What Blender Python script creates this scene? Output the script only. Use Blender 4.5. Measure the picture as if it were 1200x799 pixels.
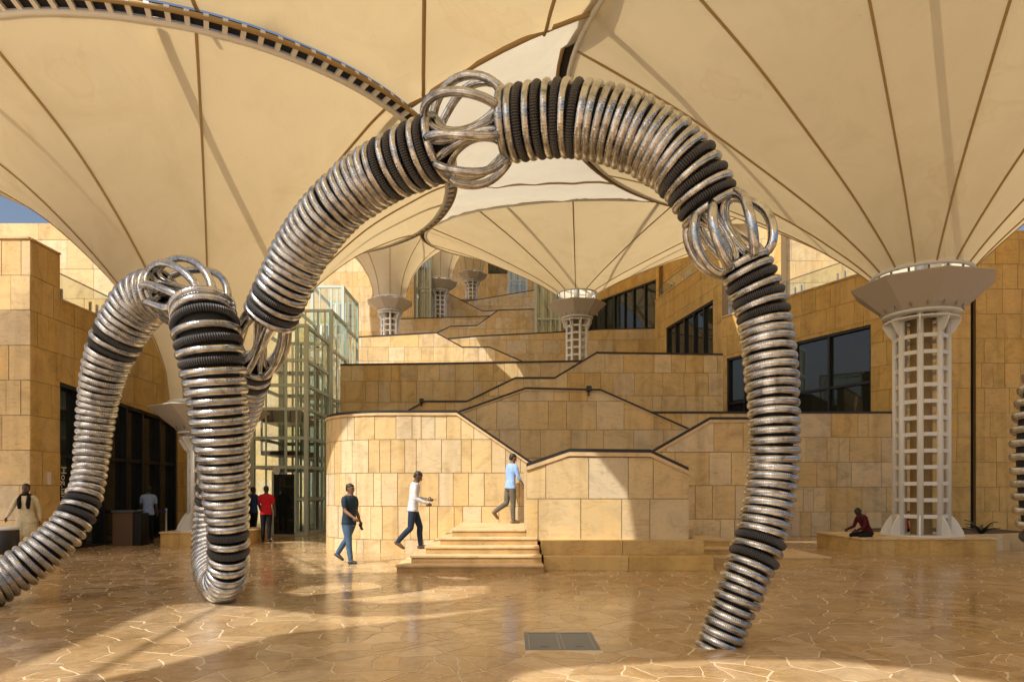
import bpy, bmesh, math, random
from mathutils import Vector, Matrix, geometry, noise
R_ = random.Random(7)
rad = math.radians
for o in list(bpy.data.objects): bpy.data.objects.remove(o)
scene = bpy.context.scene
COL = scene.collection
# ------------------------------------------------------------------ camera
F = 800.0; CAMZ = 1.6; HOR = 575.0
cam_d = bpy.data.cameras.new('camera'); cam = bpy.data.objects.new('camera', cam_d); COL.objects.link(cam)
cam.location = (0, 0, CAMZ); cam.rotation_euler = (rad(90), 0, 0)
cam_d.sensor_width = 36; cam_d.lens = 24; cam_d.shift_y = (HOR-399.5)/1200.0
cam_d.clip_start = .05; cam_d.clip_end = 3000
scene.camera = cam
# ------------------------------------------------------------------ sky, sun, exposure
SX, SY = .60, .66                                    # horizontal run of the sunlight per metre of drop
ELEV = math.atan(1/math.hypot(SX, SY))
world = bpy.data.worlds.new('World'); scene.world = world; world.use_nodes = True
wn = world.node_tree
sky = wn.nodes.new('ShaderNodeTexSky'); sky.sky_type = 'NISHITA'; sky.sun_disc = False
sky.sun_elevation = ELEV; sky.sun_rotation = math.atan2(-SX, -SY)
sky.air_density = 1.0; sky.dust_density = 6.0; sky.ozone_density = 1.0
wn.links.new(sky.outputs[0], wn.nodes['Background'].inputs[0]); wn.nodes['Background'].inputs[1].default_value = .14
sun_d = bpy.data.lights.new('sun', 'SUN'); sun_d.energy = 5.0; sun_d.angle = rad(.53); sun_d.color = (1, .95, .86)
sun = bpy.data.objects.new('sun', sun_d); COL.objects.link(sun); sun.location = (-30, -30, 60)
sun.rotation_euler = Vector((SX, SY, -1)).to_track_quat('-Z', 'Y').to_euler()
vs = scene.view_settings
vs.view_transform = 'Standard'; vs.look = 'None'; vs.exposure = .06; vs.gamma = 1; vs.use_curve_mapping = False

# ------------------------------------------------------------------ helpers
def W(px, py, Y):
    "photo pixel at a known depth -> world point"
    return Vector(((px-600)/F*Y, Y, CAMZ+(HOR-py)/F*Y))
def Xp(px, Y): return (px-600)/F*Y
def Zp(py, Y): return CAMZ+(HOR-py)/F*Y
def tag(o, label=None, cat=None, group=None, kind=None):
    if label: o['label'] = label
    if cat: o['category'] = cat
    if group: o['group'] = group
    if kind: o['kind'] = kind
    return o
def thing(name, label, cat, loc=(0, 0, 0), rz=0, group=None):
    o = bpy.data.objects.new(name, None); COL.objects.link(o); o.empty_display_size = .2
    o.location = loc; o.rotation_euler = (0, 0, rz)
    return tag(o, label, cat, group)
def link(name, me, parent=None, mats=()):
    o = bpy.data.objects.new(name, me); COL.objects.link(o)
    if len(me.materials) == 0:
        for m in (mats if isinstance(mats, (list, tuple)) else [mats]): me.materials.append(m)
    if parent is not None:
        o.parent = parent
    return o
WORLDM = {}
def world_m(o):
    m = o.matrix_basis.copy()
    while o.parent: o = o.parent; m = o.matrix_basis @ m
    return m
def keep(o):
    "mesh given in world coordinates stays there under its parent"
    if o.parent: o.matrix_basis = world_m(o.parent).inverted()
    return o
class MB:
    def __init__(s): s.v = []; s.f = []; s.mi = []; s.sm = []
    def add(s, vs, fs, mi=0, smooth=False):
        b = len(s.v); s.v += [tuple(v) for v in vs]
        for f in fs: s.f.append([i+b for i in f]); s.mi.append(mi); s.sm.append(smooth)
    def box(s, a, b, mi=0):
        x0, y0, z0 = a; x1, y1, z1 = b
        s.add([(x0,y0,z0),(x1,y0,z0),(x1,y1,z0),(x0,y1,z0),(x0,y0,z1),(x1,y0,z1),(x1,y1,z1),(x0,y1,z1)],
              [(0,3,2,1),(4,5,6,7),(0,1,5,4),(1,2,6,5),(2,3,7,6),(3,0,4,7)], mi)
    def hexa(s, p, mi=0):
        s.add(p, [(0,3,2,1),(4,5,6,7),(0,1,5,4),(1,2,6,5),(2,3,7,6),(3,0,4,7)], mi)
    def tube(s, pts, r, n=8, closed=False, mi=0, caps=True, smooth=True):
        pts = [Vector(p) for p in pts]; m = len(pts)
        rr = r if isinstance(r, (list, tuple)) else [r]*m
        t0 = (pts[1]-pts[0]).normalized()
        up = Vector((0,0,1)) if abs(t0.z) < .9 else Vector((1,0,0))
        e1 = t0.cross(up).normalized(); vs_ = []
        for i, p in enumerate(pts):
            if closed: t = (pts[(i+1) % m]-pts[i-1]).normalized()
            else: t = (pts[min(i+1, m-1)]-pts[max(i-1, 0)]).normalized()
            e1 = (e1-t*e1.dot(t)).normalized(); e2 = t.cross(e1)
            for k in range(n):
                a = 2*math.pi*k/n; vs_.append(p+(e1*math.cos(a)+e2*math.sin(a))*rr[i])
        fs = []
        for i in range(m if closed else m-1):
            j = (i+1) % m
            for k in range(n): fs.append((i*n+k, i*n+(k+1) % n, j*n+(k+1) % n, j*n+k))
        s.add(vs_, fs, mi, smooth)
        if caps and not closed:
            b = len(s.v)-len(vs_)
            s.f.append([b+k for k in range(n)][::-1]); s.mi.append(mi); s.sm.append(False)
            s.f.append([b+(m-1)*n+k for k in range(n)]); s.mi.append(mi); s.sm.append(False)
    def lathe(s, prof, c=(0,0,0), n=24, mi=0, smooth=True, a0=0):
        vs_ = []; fs = []
        for (r, z) in prof:
            for k in range(n):
                a = a0+2*math.pi*k/n; vs_.append((c[0]+r*math.cos(a), c[1]+r*math.sin(a), c[2]+z))
        for i in range(len(prof)-1):
            for k in range(n): fs.append((i*n+k, i*n+(k+1) % n, (i+1)*n+(k+1) % n, (i+1)*n+k))
        s.add(vs_, fs, mi, smooth)
    def mesh(s, name):
        me = bpy.data.meshes.new(name); me.from_pydata(s.v, [], s.f)
        if any(s.mi): me.polygons.foreach_set('material_index', s.mi)
        me.polygons.foreach_set('use_smooth', s.sm); me.update()
        return me
    def build(s, name, mats, parent=None, world=True):
        o = link(name, s.mesh(name), parent, mats)
        return keep(o) if world else o
def bevel_mod(o, w=.01, seg=2):
    m = o.modifiers.new('bevel', 'BEVEL'); m.width = w; m.segments = seg; m.limit_method = 'ANGLE'; return o
def catmull(P, n=8):
    out = []
    for i in range(len(P)-1):
        a, b, c, d = P[max(i-1, 0)], P[i], P[i+1], P[min(i+2, len(P)-1)]
        for k in range(n):
            t = k/n
            out.append(tuple(.5*(2*b[j]+(c[j]-a[j])*t+(2*a[j]-5*b[j]+4*c[j]-d[j])*t*t+(3*b[j]-a[j]-3*c[j]+d[j])*t**3) for j in range(len(b))))
    out.append(tuple(P[-1])); return out

# ------------------------------------------------------------------ materials
def mat(name, col, rough=.6, metal=0, spec=.5):
    m = bpy.data.materials.new(name); m.use_nodes = True
    b = m.node_tree.nodes['Principled BSDF']
    b.inputs['Base Color'].default_value = (*col, 1); b.inputs['Roughness'].default_value = rough
    b.inputs['Metallic'].default_value = metal; b.inputs['Specular IOR Level'].default_value = spec
    return m
def NT(m): return m.node_tree, m.node_tree.nodes, m.node_tree.links, m.node_tree.nodes['Principled BSDF']
def nd(n, t, **k):
    x = n.new(t)
    for a, v in k.items():
        if a.startswith('i_'): x.inputs[a[2:].replace('_', ' ')].default_value = v
        else: setattr(x, a, v)
    return x
def ramp(n, stops, interp='LINEAR'):
    r = n.new('ShaderNodeValToRGB'); e = r.color_ramp; e.interpolation = interp
    while len(e.elements) < len(stops): e.elements.new(.5)
    for el, (p, c) in zip(e.elements, stops): el.position = p; el.color = (*c, 1)
    return r
def mixc(n, l, a, b, f, mode='MIX'):
    m = n.new('ShaderNodeMix'); m.data_type = 'RGBA'; m.blend_type = mode
    for s, v in ((m.inputs['Factor'], f), (m.inputs['A'], a), (m.inputs['B'], b)):
        if hasattr(v, 'is_output') or isinstance(v, bpy.types.NodeSocket): l.new(v, s)
        else: s.default_value = v if not isinstance(v, tuple) else (*v, 1)
    return m.outputs['Result']
def bump(n, l, b, h, strength=.3, dist=.01):
    x = n.new('ShaderNodeBump'); x.inputs['Strength'].default_value = strength; x.inputs['Distance'].default_value = dist
    l.new(h, x.inputs['Height']); l.new(x.outputs[0], b.inputs['Normal'])

def sandstone(name, stops, rough=.62):
    m = mat(name, (.5, .36, .2), rough, 0, .35); t, n, l, b = NT(m)
    oi = n.new('ShaderNodeObjectInfo'); g = n.new('ShaderNodeNewGeometry')
    off = nd(n, 'ShaderNodeVectorMath', operation='SCALE'); off.inputs[0].default_value = (37, 11, 23); l.new(oi.outputs['Random'], off.inputs['Scale'])
    add = nd(n, 'ShaderNodeVectorMath', operation='ADD'); l.new(g.outputs['Position'], add.inputs[0]); l.new(off.outputs[0], add.inputs[1])
    r = ramp(n, stops); l.new(oi.outputs['Random'], r.inputs[0])
    n1 = nd(n, 'ShaderNodeTexNoise', i_Scale=1.1, i_Detail=6.0, i_Roughness=.62, i_Distortion=1.4); l.new(add.outputs[0], n1.inputs['Vector'])
    r1 = ramp(n, [(.3, (.70, .66, .60)), (.5, (1, 1, 1)), (.72, (1.18, 1.08, .92))]); l.new(n1.outputs[0], r1.inputs[0])
    c1 = mixc(n, l, r.outputs[0], r1.outputs[0], .75, 'MULTIPLY')
    mp = nd(n, 'ShaderNodeMapping'); mp.inputs['Scale'].default_value = (1.4, 1.4, 5.5); mp.inputs['Rotation'].default_value = (.3, .9, .2); l.new(add.outputs[0], mp.inputs[0])
    n2 = nd(n, 'ShaderNodeTexNoise', i_Scale=1.6, i_Detail=8.0, i_Roughness=.7, i_Distortion=2.2); l.new(mp.outputs[0], n2.inputs['Vector'])
    r2 = ramp(n, [(.36, (.78, .60, .36)), (.47, (1, 1, 1)), (.60, (1, 1, 1)), (.75, (1.1, 1.06, 1.0))]); l.new(n2.outputs[0], r2.inputs[0])
    c2 = mixc(n, l, c1, r2.outputs[0], .55, 'MULTIPLY')
    # long weather streaks running down the wall
    mp3 = nd(n, 'ShaderNodeMapping'); mp3.inputs['Scale'].default_value = (2.2, 2.2, .16); l.new(g.outputs['Position'], mp3.inputs[0])
    n3 = nd(n, 'ShaderNodeTexNoise', i_Scale=1.0, i_Detail=5.0, i_Roughness=.6); l.new(mp3.outputs[0], n3.inputs['Vector'])
    r3 = ramp(n, [(.36, (.80, .76, .70)), (.52, (1, 1, 1))]); l.new(n3.outputs[0], r3.inputs[0])
    c3 = mixc(n, l, c2, r3.outputs[0], .75, 'MULTIPLY')
    l.new(c3, b.inputs['Base Color'])
    n4 = nd(n, 'ShaderNodeTexNoise', i_Scale=42.0, i_Detail=4.0); l.new(add.outputs[0], n4.inputs['Vector'])
    bump(n, l, b, n4.outputs[0], .22, .006)
    return m
STOPS = [(0, (.61, .465, .245)), (.18, (.57, .42, .21)), (.34, (.66, .535, .33)), (.5, (.60, .50, .35)), (.64, (.63, .48, .25)), (.78, (.60, .42, .18)), (.88, (.57, .48, .33)), (1, (.63, .485, .26))]
M = {}
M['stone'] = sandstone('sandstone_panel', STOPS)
M['stone_warm'] = sandstone('sandstone_warm_shade', [(0, (.58, .395, .14)), (.3, (.53, .36, .12)), (.55, (.60, .42, .18)), (.8, (.60, .39, .12)), (1, (.55, .395, .17))])  # warmer copy of the sandstone, the tone of shaded walls put into its colour
M['mortar'] = mat('mortar', (.26, .18, .09), .9)
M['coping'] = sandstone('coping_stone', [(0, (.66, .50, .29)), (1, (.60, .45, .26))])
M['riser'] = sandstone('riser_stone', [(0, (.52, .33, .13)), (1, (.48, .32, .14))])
M['black'] = mat('black_metal', (.016, .014, .013), .42, 0, .5)
M['white'] = mat('white_steel_paint', (.70, .70, .67), .38)
M['grey_cap'] = mat('capital_grey_paint', (.44, .40, .35), .45)
M['frame_dark'] = mat('dark_window_frame', (.012, .013, .014), .35)
M['green_frame'] = mat('pale_green_steel', (.50, .57, .50), .38)
M['core'] = mat('dark_core_rubber', (.012, .011, .011), .7)
M['chrome'] = mat('bright_steel', (.62, .6, .56), .22, 1)
M['hatch'] = mat('galvanised_hatch', (.15, .18, .22), .42, .4)
M['ground_dirt'] = mat('planter_soil', (.08, .055, .035), .95)

def steel():
    m = mat('brushed_steel_ring', (.70, .65, .58), .2, 1); t, n, l, b = NT(m)
    oi = n.new('ShaderNodeObjectInfo'); g = n.new('ShaderNodeNewGeometry'); tc = n.new('ShaderNodeTexCoord')
    nz = nd(n, 'ShaderNodeTexNoise', i_Scale=9.0, i_Detail=5.0, i_Roughness=.65); l.new(g.outputs['Position'], nz.inputs['Vector'])
    r = ramp(n, [(.30, (.24, .235, .23)), (.46, (.52, .525, .53)), (.7, (.74, .755, .77))]); l.new(nz.outputs[0], r.inputs[0])
    rr = ramp(n, [(0, (.80, .80, .80)), (1, (1.04, 1.04, 1.04))]); l.new(oi.outputs['Random'], rr.inputs[0])
    l.new(mixc(n, l, r.outputs[0], rr.outputs[0], 1.0, 'MULTIPLY'), b.inputs['Base Color'])
    r2 = ramp(n, [(.3, (.26,)*3), (.7, (.08,)*3)]); l.new(nz.outputs[0], r2.inputs[0]); l.new(r2.outputs[0], b.inputs['Roughness'])
    # fine corrugation round the hose plus dents
    sx = n.new('ShaderNodeSeparateXYZ'); l.new(tc.outputs['Object'], sx.inputs[0])
    at = nd(n, 'ShaderNodeMath', operation='ARCTAN2'); l.new(sx.outputs[1], at.inputs[0]); l.new(sx.outputs[0], at.inputs[1])
    mu = nd(n, 'ShaderNodeMath', operation='MULTIPLY'); mu.inputs[1].default_value = 70; l.new(at.outputs[0], mu.inputs[0])
    si = nd(n, 'ShaderNodeMath', operation='SINE'); l.new(mu.outputs[0], si.inputs[0])
    n2 = nd(n, 'ShaderNodeTexNoise', i_Scale=16.0, i_Detail=3.0); l.new(g.outputs['Position'], n2.inputs['Vector'])
    ad = nd(n, 'ShaderNodeMath', operation='MULTIPLY_ADD'); l.new(si.outputs[0], ad.inputs[0]); ad.inputs[1].default_value = .10; l.new(n2.outputs[0], ad.inputs[2])
    bump(n, l, b, ad.outputs[0], .22, .02)
    return m
def rubber():
    m = mat('ribbed_black_rubber', (.02, .02, .023), .42, 0, .5); t, n, l, b = NT(m)
    tc = n.new('ShaderNodeTexCoord'); sx = n.new('ShaderNodeSeparateXYZ'); l.new(tc.outputs['Object'], sx.inputs[0])
    at = nd(n, 'ShaderNodeMath', operation='ARCTAN2'); l.new(sx.outputs[1], at.inputs[0]); l.new(sx.outputs[0], at.inputs[1])
    mu = nd(n, 'ShaderNodeMath', operation='MULTIPLY'); mu.inputs[1].default_value = 84; l.new(at.outputs[0], mu.inputs[0])
    si = nd(n, 'ShaderNodeMath', operation='SINE'); l.new(mu.outputs[0], si.inputs[0])
    bump(n, l, b, si.outputs[0], .8, .012)
    r = ramp(n, [(0, (.008, .008, .009)), (1, (.085, .085, .092))])  # glints painted in: rib crests lighter, grooves darker
    mr = nd(n, 'ShaderNodeMapRange'); mr.inputs[1].default_value = -1; l.new(si.outputs[0], mr.inputs[0]); l.new(mr.outputs[0], r.inputs[0])
    l.new(r.outputs[0], b.inputs['Base Color'])
    return m
M['steel'] = steel(); M['rubber'] = rubber()

def fabric(name, col, trans=.34, warm=(.90, .66, .30)):
    m = bpy.data.materials.new(name); m.use_nodes = True; t = m.node_tree; n = t.nodes; l = t.links
    n.remove(n['Principled BSDF']); out = n['Material Output']
    g = n.new('ShaderNodeNewGeometry')
    n1 = nd(n, 'ShaderNodeTexNoise', i_Scale=.55, i_Detail=7.0, i_Roughness=.62, i_Distortion=.8); l.new(g.outputs['Position'], n1.inputs['Vector'])
    r1 = ramp(n, [(.30, (.86, .82, .76)), (.52, (1, 1, 1)), (.8, (1.05, 1.04, 1.02))]); l.new(n1.outputs[0], r1.inputs[0])
    n2 = nd(n, 'ShaderNodeTexNoise', i_Scale=.33, i_Detail=9.0, i_Roughness=.55, i_Distortion=1.6); l.new(g.outputs['Position'], n2.inputs['Vector'])
    r2 = ramp(n, [(.60, (1, 1, 1)), (.635, (.86, .78, .62)), (.66, (.96, .92, .85)), (.8, (.95, .91, .83))]); l.new(n2.outputs[0], r2.inputs[0])
    c = mixc(n, l, mixc(n, l, col, r1.outputs[0], .8, 'MULTIPLY'), r2.outputs[0], .5, 'MULTIPLY')
    n3 = nd(n, 'ShaderNodeTexNoise', i_Scale=5.0, i_Detail=2.0); l.new(g.outputs['Position'], n3.inputs['Vector'])
    r3 = ramp(n, [(.2, (.80, .76, .70)), (.27, (1, 1, 1))]); l.new(n3.outputs[0], r3.inputs[0])
    c = mixc(n, l, c, r3.outputs[0], .5, 'MULTIPLY')
    bp = n.new('ShaderNodeBump'); bp.inputs['Strength'].default_value = .25; bp.inputs['Distance'].default_value = .08; l.new(n1.outputs[0], bp.inputs['Height'])
    d = n.new('ShaderNodeBsdfDiffuse'); tr = n.new('ShaderNodeBsdfTranslucent'); mx = n.new('ShaderNodeMixShader'); mx.inputs[0].default_value = trans
    l.new(c, d.inputs[0]); l.new(mixc(n, l, c, warm, .8), tr.inputs[0])
    for s in (d, tr): l.new(bp.outputs[0], s.inputs['Normal'])
    l.new(d.outputs[0], mx.inputs[1]); l.new(tr.outputs[0], mx.inputs[2]); l.new(mx.outputs[0], out.inputs[0])
    return m
M['fabric'] = fabric('canopy_fabric', (.64, .585, .45), .34, (.80, .59, .28))
M['fabric_skylit'] = fabric('canopy_fabric_skylit', (.72, .68, .56), .34, (.80, .72, .54))  # paler copy of the canopy cloth, whiter skylight put into its colour
M['seam'] = mat('fabric_seam_webbing', (.36, .25, .11), .8)

def floor_mat():
    m = mat('polished_marble', (.4, .25, .12), .2, 0, .5); t, n, l, b = NT(m)
    g = n.new('ShaderNodeNewGeometry'); at = nd(n, 'ShaderNodeAttribute', attribute_name='tint')
    r = ramp(n, [(0, (.32, .205, .092)), (.25, (.42, .275, .125)), (.5, (.35, .24, .13)), (.75, (.46, .315, .16)), (.9, (.51, .38, .23)), (1, (.39, .24, .095))]); l.new(at.outputs['Fac'], r.inputs[0])
    n1 = nd(n, 'ShaderNodeTexNoise', i_Scale=2.6, i_Detail=8.0, i_Roughness=.66, i_Distortion=2.0); l.new(g.outputs['Position'], n1.inputs['Vector'])
    r1 = ramp(n, [(.28, (.58, .52, .45)), (.5, (1, 1, 1)), (.7, (1.32, 1.27, 1.2))]); l.new(n1.outputs[0], r1.inputs[0])
    c = mixc(n, l, r.outputs[0], r1.outputs[0], .8, 'MULTIPLY')
    # pale veins
    n2 = nd(n, 'ShaderNodeTexNoise', i_Scale=2.1, i_Detail=5.0, i_Roughness=.6, i_Distortion=3.0); l.new(g.outputs['Position'], n2.inputs['Vector'])
    r2 = ramp(n, [(.478, (0,)*3), (.5, (1,)*3), (.522, (0,)*3)]); l.new(n2.outputs[0], r2.inputs[0])
    mu = nd(n, 'ShaderNodeMath', operation='MULTIPLY'); mu.inputs[1].default_value = .55; l.new(r2.outputs[0], mu.inputs[0])
    c = mixc(n, l, c, (.62, .47, .29), mu.outputs[0])
    # dusty film in broad patches
    n3 = nd(n, 'ShaderNodeTexNoise', i_Scale=.4, i_Detail=5.0, i_Roughness=.6); l.new(g.outputs['Position'], n3.inputs['Vector'])
    r3 = ramp(n, [(.45, (0,)*3), (.7, (.32,)*3)]); l.new(n3.outputs[0], r3.inputs[0])
    c = mixc(n, l, c, (.50, .39, .26), r3.outputs[0])
    l.new(c, b.inputs['Base Color'])
    rr = ramp(n, [(.3, (.10,)*3), (.7, (.27,)*3)]); l.new(n3.outputs[0], rr.inputs[0]); l.new(rr.outputs[0], b.inputs['Roughness'])
    n4 = nd(n, 'ShaderNodeTexNoise', i_Scale=1.7, i_Detail=3.0); l.new(g.outputs['Position'], n4.inputs['Vector'])
    bump(n, l, b, n4.outputs[0], .12, .01)
    return m
M['marble'] = floor_mat()
M['grout'] = mat('pale_grout', (.60, .49, .33), .6)
def ground_mat():
    m = mat('plaza_paving', (.42, .29, .16), .4); t, n, l, b = NT(m)
    g = n.new('ShaderNodeNewGeometry')
    v = nd(n, 'ShaderNodeTexVoronoi', feature='DISTANCE_TO_EDGE', i_Scale=2.2); l.new(g.outputs['Position'], v.inputs['Vector'])
    r = ramp(n, [(.0, (.58, .44, .27)), (.03, (.58, .44, .27)), (.045, (.42, .26, .12))]); l.new(v.outputs[0], r.inputs[0])
    n1 = nd(n, 'ShaderNodeTexNoise', i_Scale=.8, i_Detail=6.0); l.new(g.outputs['Position'], n1.inputs['Vector'])
    r1 = ramp(n, [(.3, (.75, .7, .65)), (.7, (1.1, 1.1, 1.1))]); l.new(n1.outputs[0], r1.inputs[0])
    l.new(mixc(n, l, r.outputs[0], r1.outputs[0], .8, 'MULTIPLY'), b.inputs['Base Color'])
    return m
M['ground'] = ground_mat()

def dark_glass():
    m = mat('dark_window_glass', (.014, .019, .018), .03, 0, .8); return m
M['dark_glass'] = dark_glass()
def clear_glass(name, tint, refl):
    m = bpy.data.materials.new(name); m.use_nodes = True; n = m.node_tree.nodes; l = m.node_tree.links
    n.remove(n['Principled BSDF'])
    tr = n.new('ShaderNodeBsdfTransparent'); tr.inputs[0].default_value = (*tint, 1)
    gl = n.new('ShaderNodeBsdfGlossy'); gl.inputs[1].default_value = .02
    fr = n.new('ShaderNodeLayerWeight'); fr.inputs[0].default_value = .5
    pw = nd(n, 'ShaderNodeMath', operation='POWER'); pw.inputs[1].default_value = 4; l.new(fr.outputs['Facing'], pw.inputs[0])
    ad = nd(n, 'ShaderNodeMath', operation='MULTIPLY_ADD'); ad.inputs[1].default_value = .55; ad.inputs[2].default_value = refl; l.new(pw.outputs[0], ad.inputs[0])
    mx = n.new('ShaderNodeMixShader'); l.new(ad.outputs[0], mx.inputs[0]); l.new(tr.outputs[0], mx.inputs[1]); l.new(gl.outputs[0], mx.inputs[2])
    l.new(mx.outputs[0], n['Material Output'].inputs[0]); return m
M['glass'] = clear_glass('lift_glass', (.89, .95, .92), .10)
M['rail_glass'] = clear_glass('railing_glass', (.90, .93, .90), .03)
def cloth(name, col, rough=.85, sc=30):
    m = mat(name, col, rough, 0, .2); t, n, l, b = NT(m)
    g = n.new('ShaderNodeNewGeometry')
    n1 = nd(n, 'ShaderNodeTexNoise', i_Scale=11.0, i_Detail=4.0, i_Distortion=.8); l.new(g.outputs['Position'], n1.inputs['Vector'])
    r1 = ramp(n, [(.35, (.78,)*3), (.65, (1.1,)*3)]); l.new(n1.outputs[0], r1.inputs[0])
    l.new(mixc(n, l, col, r1.outputs[0], .7, 'MULTIPLY'), b.inputs['Base Color']); bump(n, l, b, n1.outputs[0], .5, .02)
    return m

# ================================================================== GROUND AND FLOOR
mb = MB(); mb.add([(-600,-600,-.012),(600,-600,-.012),(600,900,-.012),(-600,900,-.012)], [(0,1,2,3)])
ground = tag(mb.build('ground', M['ground']), kind='structure')
mb = MB(); mb.add([(-19,3.5,-.003),(23,3.5,-.003),(23,25.5,-.003),(-19,25.5,-.003)], [(0,1,2,3)])
floor = tag(mb.build('floor', M['grout']), kind='structure')

def clip_half(poly, nx, ny, c):
    out = []
    for i in range(len(poly)):
        a, b = poly[i], poly[(i+1) % len(poly)]
        da = a[0]*nx+a[1]*ny-c; db = b[0]*nx+b[1]*ny-c
        if da <= 0: out.append(a)
        if (da < 0 < db) or (db < 0 < da):
            t = da/(da-db); out.append((a[0]+(b[0]-a[0])*t, a[1]+(b[1]-a[1])*t))
    return out
def paving():
    rr = random.Random(3); cell = .31; seeds = {}
    y = 3.9; j = 0
    while y < 25.2:
        i0 = int((-.80*y-1.6)/cell); i1 = int((.80*y+1.6)/cell)
        for i in range(i0, i1+1):
            if rr.random() < .30: continue
            seeds[(i, j)] = ((i+.5*(j % 2)+rr.uniform(-.62, .62))*cell, y+rr.uniform(-.6, .6)*cell)
        y += cell*.92; j += 1
    gap = .006; hx0, hx1, hy0, hy1 = .13, .90, 6.88, 7.74          # hatch opening
    cells = []
    for (i, j), (x, y) in seeds.items():
        poly = [(x-.6, y-.6), (x+.6, y-.6), (x+.6, y+.6), (x-.6, y+.6)]
        for dj in range(-3, 4):
            for di in range(-3, 4):
                q = seeds.get((i+di, j+dj))
                if q is None or (di == 0 and dj == 0): continue
                dx, dy = q[0]-x, q[1]-y; d = math.hypot(dx, dy)
                if d < 1e-4 or d > 1.6: continue
                nx, ny = dx/d, dy/d
                poly = clip_half(poly, nx, ny, nx*(x+q[0])/2+ny*(y+q[1])/2-gap*rr.uniform(.3, 2.3))
                if len(poly) < 3: break
            if len(poly) < 3: break
        if len(poly) < 3: continue
        if hx0-.6 < x < hx1+.6 and hy0-.6 < y < hy1+.6:              # trim stones round the hatch
            if hx0 <= x <= hx1 and hy0 <= y <= hy1:
                continue
            opts = [(1, 0, hx0, hx0-x), (-1, 0, -hx1, x-hx1), (0, 1, hy0, hy0-y), (0, -1, -hy1, y-hy1)]
            best = max(opts, key=lambda o: o[3]); poly = clip_half(poly, best[0], best[1], best[2])
            if len(poly) < 3: continue
        cells.append((x, y, poly, rr.random()))
    def x0c(q): return sum(p[0] for p in q)/len(q)
    def y0c(q): return sum(p[1] for p in q)/len(q)
    def wob(p):
        q = Vector((p[0]*2.1, p[1]*2.1, 0)); q2 = Vector((p[0]*6.5, p[1]*6.5, 5))
        dh = math.hypot(max(hx0-p[0], 0, p[0]-hx1), max(hy0-p[1], 0, p[1]-hy1)); w = min(1, max(0, dh-.01)/.5)
        return (p[0]+w*(.085*noise.noise(q)+.030*noise.noise(q2)), p[1]+w*(.085*noise.noise(q+Vector((9, 3, 1)))+.030*noise.noise(q2+Vector((4, 7, 2)))))
    def stone(mb, poly, x, y):
        fine = []
        for a, b in zip(poly, poly[1:]+poly[:1]):
            k = max(1, int(math.dist(a, b)/.075))
            fine += [(a[0]+(b[0]-a[0])*i/k, a[1]+(b[1]-a[1])*i/k) for i in range(k)]
        poly = [wob(p) for p in fine]
        n = len(poly)
        cx = sum(p[0] for p in poly)/n; cy = sum(p[1] for p in poly)/n
        vs_ = [(cx+(p[0]-cx)*.998-x, cy+(p[1]-cy)*.998-y, 0) for p in poly]+[(p[0]-x, p[1]-y, -.0028) for p in poly]
        fs = [tuple(range(n))]+[(i, n+i, n+(i+1) % n, (i+1) % n) for i in range(n)]
        mb.add(vs_, fs)
    def tint(me, vals):
        a = me.attributes.new('tint', 'FLOAT', 'FACE'); a.data.foreach_set('value', vals)
    def vis(c): return abs(c[0]) < .755*c[1] and c[1] > 5.6
    order = sorted([c for c in cells if vis(c)], key=lambda c: c[1])
    near = order[:300]; ids = set(id(c) for c in near)
    for c in near:
        mb = MB(); stone(mb, c[2], c[0], c[1]); me = mb.mesh('paving_stone'); tint(me, [c[3]]*len(me.polygons))
        o = link('paving_stone', me, floor, M['marble']); o.location = (c[0], c[1], 0)
    mb = MB(); vals = []
    for c in cells:
        if id(c) in ids: continue
        k = len(mb.f); stone(mb, c[2], 0, 0); vals += [c[3]]*(len(mb.f)-k)
    me = mb.mesh('far_paving_stones'); tint(me, vals)
    tag(link('paving_stones', me, floor, M['marble']), kind='stuff')
paving()
# floor hatch
h = thing('floor_hatch', 'grey two-leaf metal access hatch set flush in the marble floor', 'hatch', (.515, 7.31, 0))
mb = MB()
for (a, b) in (((.135,6.885,-.006),(.895,6.925,.001)), ((.135,7.695,-.006),(.895,7.735,.001)), ((.135,6.925,-.006),(.175,7.695,.001)), ((.855,6.925,-.006),(.895,7.695,.001)), ((.495,6.925,-.006),(.535,7.695,.001))): mb.box(a, b)
mb.build('hatch_frame', M['hatch'], h)
for (x0, x1) in ((.182, .488), (.542, .848)):
    mb = MB(); mb.box((x0,6.932,-.006), (x1,7.688,-.001)); lf = mb.build('hatch_leaf', M['hatch'], h)
    mb = MB(); mb.box(((x0+x1)/2-.04,7.02,-.0015), ((x0+x1)/2+.04,7.05,.0005)); mb.build('lift_slot', M['black'], lf)

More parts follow.
